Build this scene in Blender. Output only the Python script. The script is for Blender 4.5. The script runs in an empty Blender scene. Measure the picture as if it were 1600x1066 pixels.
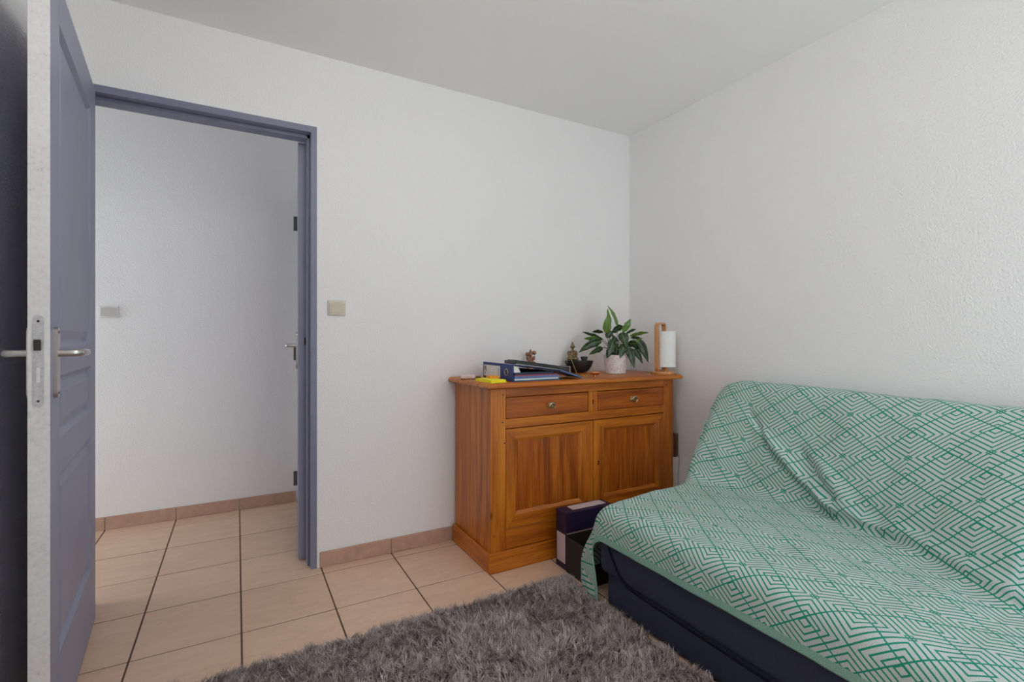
import bpy, bmesh, math, random
import numpy as np
from mathutils import Vector, Matrix, noise

random.seed(7)
rng = np.random.default_rng(7)
scene = bpy.context.scene
COL = scene.collection
PI = math.pi

# ------------------------------------------------------------------ camera
cd = bpy.data.cameras.new('camera')
cam = bpy.data.objects.new('camera', cd)
COL.objects.link(cam)
cd.sensor_fit = 'HORIZONTAL'
cd.sensor_width = 36.0
cd.lens = 769.96 / 1600 * 36.0
cd.shift_y = (527.39 - 533.0) / 1600
cd.clip_start = 0.02
cam.location = (-2.2710, -2.4741, 1.0862)
cam.rotation_euler = (PI / 2, 0, -math.radians(29.145))
scene.camera = cam

# ------------------------------------------------------------------ light
SKY = 3.4
FILL_LAMP = 13.5
world = bpy.data.worlds.new('world')
scene.world = world
world.use_nodes = True
bg = world.node_tree.nodes['Background']
bg.inputs['Color'].default_value = (0.91, 0.96, 1.0, 1)
bg.inputs['Strength'].default_value = SKY

X0, X1, Y0, Y1, ZC = -2.835, 0.0, -3.15, 0.0, 2.418      # the room
HALL_Y, HALL_X0, HALL_X1 = 1.0748, -4.3, -1.885           # the hall behind the doorway
WX0, WX1, WZ0, WZ1 = -1.62, -0.08, 0.12, 2.22             # window opening behind the camera


def portal(name, loc, rot, sx, sy):
    l = bpy.data.lights.new(name, 'AREA')
    l.shape = 'RECTANGLE'
    l.size = sx
    l.size_y = sy
    l.cycles.is_portal = True
    o = bpy.data.objects.new(name, l)
    o.location = loc
    o.rotation_euler = rot
    COL.objects.link(o)


portal('window_portal', ((WX0 + WX1) / 2, Y0 - 0.02, (WZ0 + WZ1) / 2), (PI / 2, 0, 0), WX1 - WX0, WZ1 - WZ0)
HWZ0, HWZ1, HWY0, HWY1 = 0.05, 1.85, 0.22, 0.92
portal('hall_portal', (HALL_X0 - 0.02, (HWY0 + HWY1) / 2, (HWZ0 + HWZ1) / 2), (0, -PI / 2, 0), HWZ1 - HWZ0, HWY1 - HWY0)

vs = scene.view_settings
vs.view_transform = 'Standard'
vs.look = 'None'
vs.gamma = 1.0
vs.use_curve_mapping = False
vs.exposure = -0.05
scene.cycles.max_bounces = 10
scene.cycles.diffuse_bounces = 8
scene.cycles.adaptive_threshold = 0.03
scene.cycles.caustics_reflective = False
scene.cycles.caustics_refractive = False
scene.cycles.use_denoising = True


# ------------------------------------------------------------------ materials
def lin(r, g, b):
    f = lambda c: (c / 255 / 12.92) if c / 255 <= 0.04045 else ((c / 255 + 0.055) / 1.055) ** 2.4
    return (f(r), f(g), f(b), 1)


class NT:
    def __init__(s, name):
        s.m = bpy.data.materials.new(name)
        s.m.use_nodes = True
        s.t = s.m.node_tree
        s.b = s.t.nodes['Principled BSDF']

    def n(s, typ, **kw):
        nd = s.t.nodes.new(typ)
        for k, v in kw.items():
            if k.startswith('i_'):
                nd.inputs[k[2:].replace('_', ' ')].default_value = v
            else:
                setattr(nd, k, v)
        return nd

    def l(s, a, b):
        s.t.links.new(a, b)

    def math(s, op, a, b=None, clamp=False):
        nd = s.t.nodes.new('ShaderNodeMath')
        nd.operation = op
        nd.use_clamp = clamp
        for i, v in enumerate((a, b)):
            if v is None:
                continue
            if isinstance(v, (int, float)):
                nd.inputs[i].default_value = v
            else:
                s.l(v, nd.inputs[i])
        return nd.outputs[0]

    def ramp(s, fac, stops):
        nd = s.t.nodes.new('ShaderNodeValToRGB')
        e = nd.color_ramp.elements
        while len(e) < len(stops):
            e.new(0.5)
        for i, (p, c) in enumerate(stops):
            e[i].position = p
            e[i].color = c
        s.l(fac, nd.inputs['Fac'])
        return nd.outputs['Color']

    def mix(s, fac, a, b):
        nd = s.t.nodes.new('ShaderNodeMix')
        nd.data_type = 'RGBA'
        for sock, v in ((nd.inputs[0], fac), (nd.inputs[6], a), (nd.inputs[7], b)):
            if isinstance(v, (int, float, tuple)):
                sock.default_value = v
            else:
                s.l(v, sock)
        return nd.outputs[2]

    def bump(s, h, strength, dist):
        nd = s.n('ShaderNodeBump')
        nd.inputs['Strength'].default_value = strength
        nd.inputs['Distance'].default_value = dist
        s.l(h, nd.inputs['Height'])
        s.l(nd.outputs[0], s.b.inputs['Normal'])


def plain(name, col, rough=0.5, metal=0.0, var=0.06, scale=30, bump=0.0, spec=0.5, sheen=0.0):
    M = NT(name)
    tc = M.n('ShaderNodeTexCoord')
    nz = M.n('ShaderNodeTexNoise', i_Scale=scale, i_Detail=3.0)
    M.l(tc.outputs['Object'], nz.inputs['Vector'])
    a = tuple(c * (1 - var) for c in col[:3]) + (1,)
    b = tuple(min(1, c * (1 + var)) for c in col[:3]) + (1,)
    M.l(M.ramp(nz.outputs['Fac'], [(0.3, a), (0.7, b)]), M.b.inputs['Base Color'])
    M.b.inputs['Roughness'].default_value = rough
    M.b.inputs['Metallic'].default_value = metal
    M.b.inputs['Specular IOR Level'].default_value = spec
    if sheen:
        M.b.inputs['Sheen Weight'].default_value = sheen
    if bump:
        M.bump(nz.outputs['Fac'], bump, 0.002)
    return M.m


def plaster(name, col, scale, strength, dist):
    M = NT(name)
    tc = M.n('ShaderNodeTexCoord')
    n1 = M.n('ShaderNodeTexNoise', i_Scale=scale, i_Detail=2.5, i_Roughness=0.55)
    n2 = M.n('ShaderNodeTexNoise', i_Scale=1.4, i_Detail=3.0)
    for n in (n1, n2):
        M.l(tc.outputs['Object'], n.inputs['Vector'])
    c0 = tuple(c * 0.985 for c in col[:3]) + (1,)
    M.l(M.ramp(n2.outputs['Fac'], [(0.35, c0), (0.65, col)]), M.b.inputs['Base Color'])
    M.b.inputs['Roughness'].default_value = 0.85
    M.b.inputs['Specular IOR Level'].default_value = 0.2
    M.bump(n1.outputs['Fac'], strength, dist)
    return M.m


def wood(name, dark, mid, light, axis, rough=0.38, grain=1.0, knots=True):
    """pine: rings stretched along the grain axis, with knots"""
    M = NT(name)
    tc = M.n('ShaderNodeTexCoord')
    oi = M.n('ShaderNodeObjectInfo')
    off = M.n('ShaderNodeCombineXYZ')
    for i in range(3):
        M.l(M.math('MULTIPLY', oi.outputs['Random'], 7.3 + 3.1 * i), off.inputs[i])
    ad = M.n('ShaderNodeVectorMath', operation='ADD')
    M.l(tc.outputs['Object'], ad.inputs[0])
    M.l(off.outputs[0], ad.inputs[1])
    mp = M.n('ShaderNodeMapping')
    sc = [26.0 * grain] * 3
    sc[axis] = 1.6
    mp.inputs['Scale'].default_value = sc
    M.l(ad.outputs[0], mp.inputs['Vector'])
    n1 = M.n('ShaderNodeTexNoise', i_Scale=1.0, i_Detail=4.0, i_Roughness=0.6, i_Distortion=0.6)
    M.l(mp.outputs[0], n1.inputs['Vector'])
    mp2 = M.n('ShaderNodeMapping')
    sc2 = [190.0] * 3
    sc2[axis] = 7.0
    mp2.inputs['Scale'].default_value = sc2
    M.l(ad.outputs[0], mp2.inputs['Vector'])
    n2 = M.n('ShaderNodeTexNoise', i_Scale=1.0, i_Detail=2.0)
    M.l(mp2.outputs[0], n2.inputs['Vector'])
    f = M.math('ADD', M.math('MULTIPLY', n1.outputs['Fac'], 0.72), M.math('MULTIPLY', n2.outputs['Fac'], 0.28))
    colr = M.ramp(f, [(0.35, dark), (0.5, mid), (0.64, light)])
    if knots:
        mp3 = M.n('ShaderNodeMapping')
        s3 = [11.0] * 3
        s3[axis] = 5.5
        mp3.inputs['Scale'].default_value = s3
        M.l(ad.outputs[0], mp3.inputs['Vector'])
        vo = M.n('ShaderNodeTexVoronoi', i_Scale=1.0)
        M.l(mp3.outputs[0], vo.inputs['Vector'])
        sep = M.n('ShaderNodeSeparateColor')
        M.l(vo.outputs['Color'], sep.inputs[0])
        pick = M.math('GREATER_THAN', sep.outputs[0], 0.5)
        k = M.math('MULTIPLY', M.math('SUBTRACT', 1.0, M.math('MULTIPLY', vo.outputs['Distance'], 6.5), True), pick)
        kd = tuple(c * 0.35 for c in dark[:3]) + (1,)
        colr = M.mix(M.math('MULTIPLY', k, 0.85, True), colr, kd)
    M.l(colr, M.b.inputs['Base Color'])
    M.b.inputs['Roughness'].default_value = rough
    M.b.inputs['Coat Weight'].default_value = 0.10
    M.b.inputs['Coat Roughness'].default_value = 0.3
    M.bump(n2.outputs['Fac'], 0.12, 0.001)
    return M.m


def tile_mat():
    M = NT('ceramic_tile')
    tc = M.n('ShaderNodeTexCoord')
    oi = M.n('ShaderNodeObjectInfo')
    ad = M.n('ShaderNodeVectorMath', operation='ADD')
    M.l(tc.outputs['Object'], ad.inputs[0])
    M.l(oi.outputs['Location'], ad.inputs[1])
    n1 = M.n('ShaderNodeTexNoise', i_Scale=7.0, i_Detail=5.0, i_Roughness=0.6, i_Distortion=0.8)
    n2 = M.n('ShaderNodeTexNoise', i_Scale=60.0, i_Detail=3.0)
    mp = M.n('ShaderNodeMapping')
    mp.inputs['Scale'].default_value = (1.0, 3.0, 1.0)
    mp.inputs['Rotation'].default_value = (0, 0, 0.6)
    M.l(ad.outputs[0], mp.inputs['Vector'])
    M.l(mp.outputs[0], n1.inputs['Vector'])
    M.l(ad.outputs[0], n2.inputs['Vector'])
    f = M.math('ADD', M.math('MULTIPLY', n1.outputs['Fac'], 0.75), M.math('MULTIPLY', n2.outputs['Fac'], 0.25))
    f = M.math('ADD', f, M.math('MULTIPLY', M.math('SUBTRACT', oi.outputs['Random'], 0.5), 0.12))
    M.l(M.ramp(f, [(0.3, TILE[0]), (0.5, TILE[1]), (0.7, TILE[2])]), M.b.inputs['Base Color'])
    M.b.inputs['Roughness'].default_value = 0.42
    M.b.inputs['Specular IOR Level'].default_value = 0.4
    M.bump(n2.outputs['Fac'], 0.06, 0.001)
    return M.m


TILE = [(0.64, 0.435, 0.305, 1), (0.70, 0.485, 0.345, 1), (0.75, 0.53, 0.385, 1)]


def blanket_mat():
    M = NT('woven_blanket')
    uv = M.n('ShaderNodeUVMap')
    sep = M.n('ShaderNodeSeparateXYZ')
    M.l(uv.outputs[0], sep.inputs[0])
    X = M.math('DIVIDE', sep.outputs[0], 0.212)
    Y = M.math('DIVIDE', sep.outputs[1], 0.166)
    p = M.math('ADD', X, Y)
    q = M.math('SUBTRACT', X, Y)
    frp, frq = M.math('FRACT', p), M.math('FRACT', q)
    fp = M.math('ABSOLUTE', M.math('SUBTRACT', frp, 0.5))
    fq = M.math('ABSOLUTE', M.math('SUBTRACT', frq, 0.5))
    m = M.math('MULTIPLY', M.math('MAXIMUM', fp, fq), 2.0)
    t = M.math('DIVIDE', M.math('SUBTRACT', m, 0.15), 0.2125)
    ring = M.math('ABSOLUTE', M.math('SUBTRACT', M.math('FRACT', M.math('ADD', t, 0.5)), 0.5))
    ring = M.math('LESS_THAN', ring, 0.155)
    s1 = M.math('LESS_THAN', M.math('ABSOLUTE', M.math('SUBTRACT', frp, 0.59)), 0.015)
    s2 = M.math('LESS_THAN', M.math('ABSOLUTE', M.math('SUBTRACT', frq, 0.41)), 0.015)
    # small woven squares where every second group of corners meets
    rp, rq = M.math('ROUND', p), M.math('ROUND', q)
    par = M.math('LESS_THAN', M.math('FRACT', M.math('ADD', M.math('MULTIPLY', M.math('ADD', rp, rq), 0.5), 0.25)), 0.5)
    c2 = M.math('MAXIMUM', M.math('SUBTRACT', 0.5, fp), M.math('SUBTRACT', 0.5, fq))
    c2 = M.math('LESS_THAN', M.math('ABSOLUTE', M.math('SUBTRACT', c2, 0.055)), 0.011)
    c2 = M.math('MULTIPLY', c2, par)
    line = M.math('MAXIMUM', M.math('MAXIMUM', ring, s1), M.math('MAXIMUM', s2, c2))
    tc = M.n('ShaderNodeTexCoord')
    nz = M.n('ShaderNodeTexNoise', i_Scale=420.0, i_Detail=2.0)
    M.l(uv.outputs[0], nz.inputs['Vector'])
    base = M.ramp(nz.outputs['Fac'], [(0.3, BLK[0]), (0.7, BLK[1])])
    green = M.ramp(nz.outputs['Fac'], [(0.3, BLK[2]), (0.7, BLK[3])])
    col = M.mix(line, base, green)
    # plain woven hem along the front edge
    hem = M.math('LESS_THAN', sep.outputs[1], 0.026)
    hemc = M.ramp(nz.outputs['Fac'], [(0.35, BLK[4]), (0.65, BLK[5])])
    col = M.mix(hem, col, hemc)
    M.l(col, M.b.inputs['Base Color'])
    M.b.inputs['Roughness'].default_value = 0.9
    M.b.inputs['Specular IOR Level'].default_value = 0.15
    M.bump(nz.outputs['Fac'], 0.25, 0.001)
    return M.m


BLK = [lin(170, 184, 181), lin(205, 212, 211), lin(22, 126, 102), lin(48, 152, 126), lin(108, 158, 142), lin(160, 196, 182)]

MAT = {}
MAT['wall'] = plaster('white_wall_plaster', (0.86, 0.86, 0.86, 1), 130, 0.55, 0.006)
MAT['ceil'] = plaster('white_ceiling_plaster', (0.92, 0.92, 0.915, 1), 95, 0.35, 0.005)
MAT['tile'] = tile_mat()
MAT['skirt'] = plain('skirting_tile', (0.50, 0.325, 0.245, 1), 0.45, var=0.10, scale=22)
MAT['grout'] = plain('grout', lin(96, 74, 62), 0.9)
MAT['paint'] = plain('blue_grey_paint', lin(146, 148, 171), 0.45, var=0.03, scale=6)
MAT['paint2'] = plain('blue_grey_frame_paint', lin(124, 126, 148), 0.45, var=0.05, scale=20)


def edge_mat():
    M = NT('scuffed_white_edge')
    tc = M.n('ShaderNodeTexCoord')
    n1 = M.n('ShaderNodeTexNoise', i_Scale=75.0, i_Detail=5.0, i_Roughness=0.75)
    n2 = M.n('ShaderNodeTexNoise', i_Scale=5.0, i_Detail=2.0)
    for n in (n1, n2):
        M.l(tc.outputs['Object'], n.inputs['Vector'])
    f = M.math('ADD', M.math('MULTIPLY', n1.outputs['Fac'], 0.7), M.math('MULTIPLY', n2.outputs['Fac'], 0.3))
    M.l(M.ramp(f, [(0.28, lin(165, 163, 165)), (0.40, lin(208, 206, 207)), (0.6, lin(220, 219, 220))]), M.b.inputs['Base Color'])
    M.b.inputs['Roughness'].default_value = 0.6
    M.bump(n1.outputs['Fac'], 0.15, 0.001)
    return M.m


MAT['edge'] = edge_mat()
MAT['steel'] = plain('brushed_steel', lin(200, 196, 192), 0.32, metal=1.0, var=0.05, scale=80)
MAT['darksteel'] = plain('dark_steel', lin(70, 68, 66), 0.4, metal=0.8)
MAT['hinge'] = plain('grey_hinge_metal', lin(96, 95, 92), 0.5, metal=0.3)
MAT['copper'] = plain('tarnished_brown_screw', lin(120, 92, 78), 0.5, metal=0.3)
MAT['beige'] = plain('beige_switch_plastic', lin(214, 206, 190), 0.35, var=0.02)
MAT['beige2'] = plain('tan_switch_rocker', lin(196, 186, 164), 0.3, var=0.02)
MAT['rocker2'] = plain('grey_white_rocker', lin(196, 194, 190), 0.35, var=0.02)
MAT['offwhite'] = plain('off_white_plastic', lin(222, 220, 216), 0.35, var=0.02)

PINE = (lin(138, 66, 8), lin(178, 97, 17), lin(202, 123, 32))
MAT['pine_x'] = wood('honey_pine_across', *PINE, 0)
MAT['pine_y'] = wood('honey_pine_deep', *PINE, 1)
MAT['pine_z'] = wood('honey_pine_upright', *PINE, 2)
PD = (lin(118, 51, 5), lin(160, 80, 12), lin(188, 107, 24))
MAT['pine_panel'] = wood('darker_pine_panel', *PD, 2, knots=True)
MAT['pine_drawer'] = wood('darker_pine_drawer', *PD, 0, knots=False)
MAT['bamboo'] = wood('pale_bamboo', lin(176, 118, 70), lin(204, 148, 98), lin(220, 168, 116), 2, grain=2.0, knots=False)
MAT['brownwood'] = wood('dark_brown_wood', lin(70, 42, 28), lin(92, 56, 38), lin(110, 70, 48), 2, knots=False)
MAT['brass'] = plain('antique_brass', lin(190, 172, 138), 0.3, metal=1.0, var=0.3, scale=120)
MAT['black_hole'] = plain('keyhole_dark', lin(24, 14, 8), 0.9)
MAT['navy'] = plain('navy_fabric', lin(60, 62, 80), 0.95, var=0.12, scale=420, bump=0.25, spec=0.15)
MAT['navy_seam'] = plain('navy_seam', lin(24, 25, 32), 0.95, spec=0.1)
MAT['blanket'] = blanket_mat()
MAT['purple'] = plain('purple_navy_card', lin(38, 26, 62), 0.45, var=0.08)
MAT['blackcard'] = plain('black_brown_card', lin(40, 34, 32), 0.6, var=0.08)
MAT['whitecard'] = plain('pale_label_paper', lin(205, 190, 196), 0.6, var=0.03)
MAT['cardedge'] = plain('brown_card_edge', lin(150, 124, 112), 0.7)
MAT['binder'] = plain('blue_binder_board', lin(38, 54, 118), 0.5, var=0.08, scale=60)
MAT['folder'] = plain('steel_blue_folder', lin(98, 122, 170), 0.45)
MAT['folderdark'] = plain('dark_blue_folder', lin(32, 40, 62), 0.45)
MAT['folderred'] = plain('red_folder', lin(172, 70, 92), 0.5)
MAT['paper'] = plain('white_paper', lin(226, 226, 222), 0.8, var=0.03)
MAT['teal'] = plain('pale_teal_folder', lin(130, 172, 186), 0.5)
MAT['yellow'] = plain('yellow_note_paper', lin(238, 226, 26), 0.7, var=0.04)
MAT['orange'] = plain('orange_note_paper', lin(240, 160, 40), 0.7, var=0.04)
MAT['black'] = plain('black_plastic', lin(34, 34, 36), 0.4, var=0.05)
MAT['darkgrey'] = plain('dark_grey_plastic', lin(62, 64, 66), 0.45, var=0.05)
MAT['ink'] = plain('grey_print', lin(96, 96, 104), 0.8)
MAT['blackstone'] = plain('black_ceramic', lin(30, 30, 33), 0.35, var=0.1)
MAT['bronze'] = plain('mottled_bronze', lin(150, 112, 88), 0.3, metal=0.55, var=0.75, scale=150)
MAT['olive'] = plain('mottled_olive_bronze', lin(132, 116, 82), 0.4, metal=0.4, var=0.75, scale=150)
MAT['cuprum'] = plain('polished_copper', lin(240, 176, 122), 0.14, metal=1.0, var=0.05)
MAT['lockplate'] = plain('painted_lock_plate', lin(196, 196, 200), 0.35, metal=0.5, var=0.12, scale=140)
MAT['stick'] = plain('incense_stick', lin(170, 150, 86), 0.8)
MAT['soil'] = plain('potting_soil', lin(58, 44, 34), 0.95, var=0.3, scale=90)
MAT['shade'] = plain('white_lamp_fabric', lin(232, 232, 232), 0.85, var=0.015)
MAT['mauve'] = plain('pale_mauve_case', lin(218, 194, 186), 0.5, var=0.1)


def pot_mat():
    M = NT('white_embossed_ceramic')
    tc = M.n('ShaderNodeTexCoord')
    vo = M.n('ShaderNodeTexVoronoi', i_Scale=75.0)
    M.l(tc.outputs['Object'], vo.inputs['Vector'])
    M.l(M.ramp(vo.outputs['Distance'], [(0.0, lin(226, 218, 214)), (0.8, lin(206, 196, 192))]), M.b.inputs['Base Color'])
    M.b.inputs['Roughness'].default_value = 0.25
    M.bump(vo.outputs['Distance'], 0.5, 0.004)
    return M.m


MAT['pot'] = pot_mat()


def leaf_mat(name, dark, light):
    M = NT(name)
    uv = M.n('ShaderNodeUVMap')
    sep = M.n('ShaderNodeSeparateXYZ')
    M.l(uv.outputs[0], sep.inputs[0])
    nz = M.n('ShaderNodeTexNoise', i_Scale=9.0, i_Detail=3.0)
    M.l(uv.outputs[0], nz.inputs['Vector'])
    rib = M.math('LESS_THAN', M.math('ABSOLUTE', M.math('SUBTRACT', sep.outputs[0], 0.5)), 0.05)
    wv = M.n('ShaderNodeTexWave', i_Scale=5.0, i_Distortion=1.5)
    M.l(uv.outputs[0], wv.inputs['Vector'])
    f = M.math('ADD', M.math('MULTIPLY', nz.outputs['Fac'], 0.7), M.math('MULTIPLY', wv.outputs['Fac'], 0.3))
    c = M.ramp(f, [(0.3, dark), (0.75, light)])
    M.l(M.mix(M.math('MULTIPLY', rib, 0.5), c, lin(120, 150, 84)), M.b.inputs['Base Color'])
    M.b.inputs['Roughness'].default_value = 0.35
    return M.m


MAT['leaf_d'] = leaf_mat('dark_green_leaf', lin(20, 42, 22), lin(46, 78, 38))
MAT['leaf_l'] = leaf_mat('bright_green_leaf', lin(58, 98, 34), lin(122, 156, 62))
MAT['stem'] = plain('green_stem', lin(84, 110, 56), 0.5)


def glass_mat():
    M = NT('window_glass')
    tr = M.n('ShaderNodeBsdfTransparent')
    gl = M.n('ShaderNodeBsdfGlossy')
    gl.inputs['Roughness'].default_value = 0.02
    mx = M.n('ShaderNodeMixShader')
    mx.inputs[0].default_value = 0.05
    M.l(tr.outputs[0], mx.inputs[1])
    M.l(gl.outputs[0], mx.inputs[2])
    M.l(mx.outputs[0], M.t.nodes['Material Output'].inputs['Surface'])
    return M.m


MAT['glass'] = glass_mat()


def rug_mat():
    M = NT('grey_shag_pile')
    oi = M.n('ShaderNodeAttribute', attribute_name='tint')
    M.l(M.ramp(oi.outputs['Fac'], [(0.0, lin(112, 100, 97)), (0.5, lin(172, 159, 156)), (1.0, lin(226, 214, 212))]), M.b.inputs['Base Color'])
    M.b.inputs['Roughness'].default_value = 0.6
    M.b.inputs['Specular IOR Level'].default_value = 0.3
    return M.m


MAT['pile'] = rug_mat()
MAT['rugback'] = plain('rug_backing', lin(86, 76, 74), 0.95, var=0.2, scale=200)

# ------------------------------------------------------------------ geometry helpers
LOC = {}


class G:
    def __init__(s):
        s.v, s.f = [], []

    def add(s, v, f):
        o = len(s.v)
        s.v += [tuple(p) for p in v]
        s.f += [tuple(i + o for i in q) for q in f]
        return s

    def box(s, lo, hi, bev=0.0, seg=1, M=None):
        bm = bmesh.new()
        bmesh.ops.create_cube(bm, size=1.0)
        d = [hi[i] - lo[i] for i in range(3)]
        for v in bm.verts:
            v.co = Vector([lo[i] + (v.co[i] + 0.5) * d[i] for i in range(3)])
        if bev > 0:
            bmesh.ops.bevel(bm, geom=list(bm.edges), offset=min(bev, 0.45 * min(d)), segments=seg, profile=0.5, affect='EDGES')
        bm.verts.index_update()
        vs_ = [v.co.copy() for v in bm.verts]
        if M is not None:
            vs_ = [M @ v for v in vs_]
        s.add(vs_, [[v.index for v in f.verts] for f in bm.faces])
        bm.free()
        return s

    def prism(s, poly, z0, z1, axes=(0, 1, 2)):
        """extrude a 2-D polygon along the third axis"""
        n = len(poly)
        vs_ = []
        for z in (z0, z1):
            for (a, b) in poly:
                p = [0, 0, 0]
                p[axes[0]], p[axes[1]], p[axes[2]] = a, b, z
                vs_.append(p)
        f = [tuple(range(n - 1, -1, -1)), tuple(range(n, 2 * n))]
        for i in range(n):
            j = (i + 1) % n
            f.append((i, j, n + j, n + i))
        return s.add(vs_, f)

    def lathe(s, c, prof, n=32, axis=None):
        vs_, f = [], []
        for (r, z) in prof:
            for k in range(n):
                a = 2 * PI * k / n
                vs_.append(Vector((r * math.cos(a), r * math.sin(a), z)))
        for i in range(len(prof) - 1):
            for k in range(n):
                k2 = (k + 1) % n
                f.append((i * n + k, i * n + k2, (i + 1) * n + k2, (i + 1) * n + k))
        f.append(tuple(range(n - 1, -1, -1)))
        f.append(tuple((len(prof) - 1) * n + k for k in range(n)))
        if axis is not None:
            R = Vector((0, 0, 1)).rotation_difference(Vector(axis)).to_matrix()
            vs_ = [R @ v for v in vs_]
        c = Vector(c)
        return s.add([v + c for v in vs_], f)

    def tube(s, pts, rad, n=10, flat=None):
        """tube along a path; flat=(w,h,ref) makes a rectangular-ish section"""
        pts = [Vector(p) for p in pts]
        m = len(pts)
        rads = rad if isinstance(rad, (list, tuple)) else [rad] * m
        vs_, f = [], []
        prev = None
        for i, p in enumerate(pts):
            t = (pts[min(i + 1, m - 1)] - pts[max(i - 1, 0)]).normalized()
            if prev is None:
                up = Vector((0, 0, 1)) if abs(t.z) < 0.9 else Vector((1, 0, 0))
                a = t.cross(up).normalized()
            else:
                a = (prev - t * prev.dot(t)).normalized()
            b = t.cross(a).normalized()
            prev = a
            for k in range(n):
                an = 2 * PI * k / n
                vs_.append(p + (a * math.cos(an) + b * math.sin(an)) * rads[i])
        for i in range(m - 1):
            for k in range(n):
                k2 = (k + 1) % n
                f.append((i * n + k, i * n + k2, (i + 1) * n + k2, (i + 1) * n + k))
        f.append(tuple(range(n - 1, -1, -1)))
        f.append(tuple((m - 1) * n + k for k in range(n)))
        return s.add(vs_, f)

    def band(s, pts, ref, w, h):
        """flat strap of width w (along ref) and thickness h following a path"""
        pts = [Vector(p) for p in pts]
        ref = Vector(ref).normalized()
        m = len(pts)
        vs_, f = [], []
        for i, p in enumerate(pts):
            t = (pts[min(i + 1, m - 1)] - pts[max(i - 1, 0)]).normalized()
            nn = t.cross(ref).normalized()
            for (a, b) in ((-1, -1), (1, -1), (1, 1), (-1, 1)):
                vs_.append(p + ref * (a * w / 2) + nn * (b * h / 2))
        for i in range(m - 1):
            for k in range(4):
                k2 = (k + 1) % 4
                f.append((i * 4 + k, i * 4 + k2, (i + 1) * 4 + k2, (i + 1) * 4 + k))
        f.append((3, 2, 1, 0))
        f.append(tuple((m - 1) * 4 + k for k in range(4)))
        return s.add(vs_, f)

    def ball(s, c, r, nu=14, nv=9, M=None):
        rx, ry, rz = r if isinstance(r, (tuple, list)) else (r, r, r)
        vs_, f = [], []
        for j in range(nv + 1):
            th = PI * (0.02 + 0.96 * j / nv)
            for k in range(nu):
                a = 2 * PI * k / nu
                p = Vector((rx * math.sin(th) * math.cos(a), ry * math.sin(th) * math.sin(a), rz * math.cos(th)))
                if M is not None:
                    p = M @ p
                vs_.append(p + Vector(c))
        for j in range(nv):
            for k in range(nu):
                k2 = (k + 1) % nu
                f.append((j * nu + k, (j + 1) * nu + k, (j + 1) * nu + k2, j * nu + k2))
        f.append(tuple(range(nu)))
        f.append(tuple(nv * nu + k for k in range(nu - 1, -1, -1)))
        return s.add(vs_, f)

    def xf(s, M):
        s.v = [tuple(M @ Vector(p)) for p in s.v]
        return s

    def mesh(s, name, shift=(0, 0, 0), smooth=None):
        me = bpy.data.meshes.new(name)
        me.from_pydata([(p[0] - shift[0], p[1] - shift[1], p[2] - shift[2]) for p in s.v], [], s.f)
        me.update()
        bm = bmesh.new()
        bm.from_mesh(me)
        bmesh.ops.recalc_face_normals(bm, faces=bm.faces)
        bm.to_mesh(me)
        bm.free()
        if smooth:
            me.polygons.foreach_set('use_smooth', [True] * len(me.polygons))
            me.set_sharp_from_angle(angle=math.radians(smooth))
        return me

    def build(s, name, mat, parent=None, smooth=None, loc=None):
        """world-space vertices; loc (or the parent's base) becomes the origin"""
        base = LOC.get(parent.name, (0, 0, 0)) if parent else (loc or (0, 0, 0))
        me = s.mesh(name, base, smooth)
        me.materials.append(MAT[mat] if isinstance(mat, str) else mat)
        o = bpy.data.objects.new(name, me)
        COL.objects.link(o)
        if parent:
            o.parent = parent
            LOC[o.name] = base
        else:
            o.location = base
            LOC[o.name] = base
        return o


def thing(name, loc, label, cat, group=None):
    o = bpy.data.objects.new(name, None)
    o.empty_display_size = 0.05
    COL.objects.link(o)
    o.location = loc
    LOC[o.name] = tuple(loc)
    o['label'] = label
    o['category'] = cat
    if group:
        o['group'] = group
    return o


def tag(o, label, cat, group=None):
    o['label'] = label
    o['category'] = cat
    if group:
        o['group'] = group
    return o


def struct(o, label=None):
    o['kind'] = 'structure'
    if label:
        o['label'] = label
    return o


def sempty(name, loc=(0, 0, 0), label=None):
    o = bpy.data.objects.new(name, None)
    COL.objects.link(o)
    o.location = loc
    LOC[o.name] = tuple(loc)
    return struct(o, label)


def arc(c, r, a0, a1, n, ax1, ax2):
    c, ax1, ax2 = Vector(c), Vector(ax1), Vector(ax2)
    return [c + ax1 * (r * math.cos(a0 + (a1 - a0) * i / n)) + ax2 * (r * math.sin(a0 + (a1 - a0) * i / n)) for i in range(n + 1)]


# ------------------------------------------------------------------ room shell
TH = 0.10
DX0, DX1, DZ = -2.816, -1.9437, 2.0745        # outside of the door frame in the back wall
g = G()
g.box((X0 - TH, 0, -0.01), (DX0, TH, ZC))
g.box((DX0, 0, DZ), (DX1, TH, ZC))
g.box((DX1, 0, -0.01), (X1 + TH, TH, ZC))
struct(g.build('wall_back', 'wall'), 'white textured wall behind the sideboard with the doorway')
struct(G().box((X1, Y0 - TH, -0.01), (X1 + TH, 0, ZC)).build('wall_right', 'wall'), 'white textured wall behind the sofa')
struct(G().box((X0 - TH, Y0 - TH, -0.01), (X0, 0, ZC)).build('wall_left', 'wall'), 'white wall behind the open door')
g = G()
g.box((X0, Y0 - TH, -0.01), (WX0, Y0, ZC))
g.box((WX1, Y0 - TH, -0.01), (X1, Y0, ZC))
g.box((WX0, Y0 - TH, -0.01), (WX1, Y0, WZ0))
g.box((WX0, Y0 - TH, WZ1), (WX1, Y0, ZC))
struct(g.build('wall_front', 'wall'), 'white wall with the window')
struct(G().box((HALL_X0, HALL_Y, -0.01), (HALL_X1 + TH, HALL_Y + TH, ZC)).build('wall_hall', 'wall'), 'white hallway wall seen through the doorway')
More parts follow.
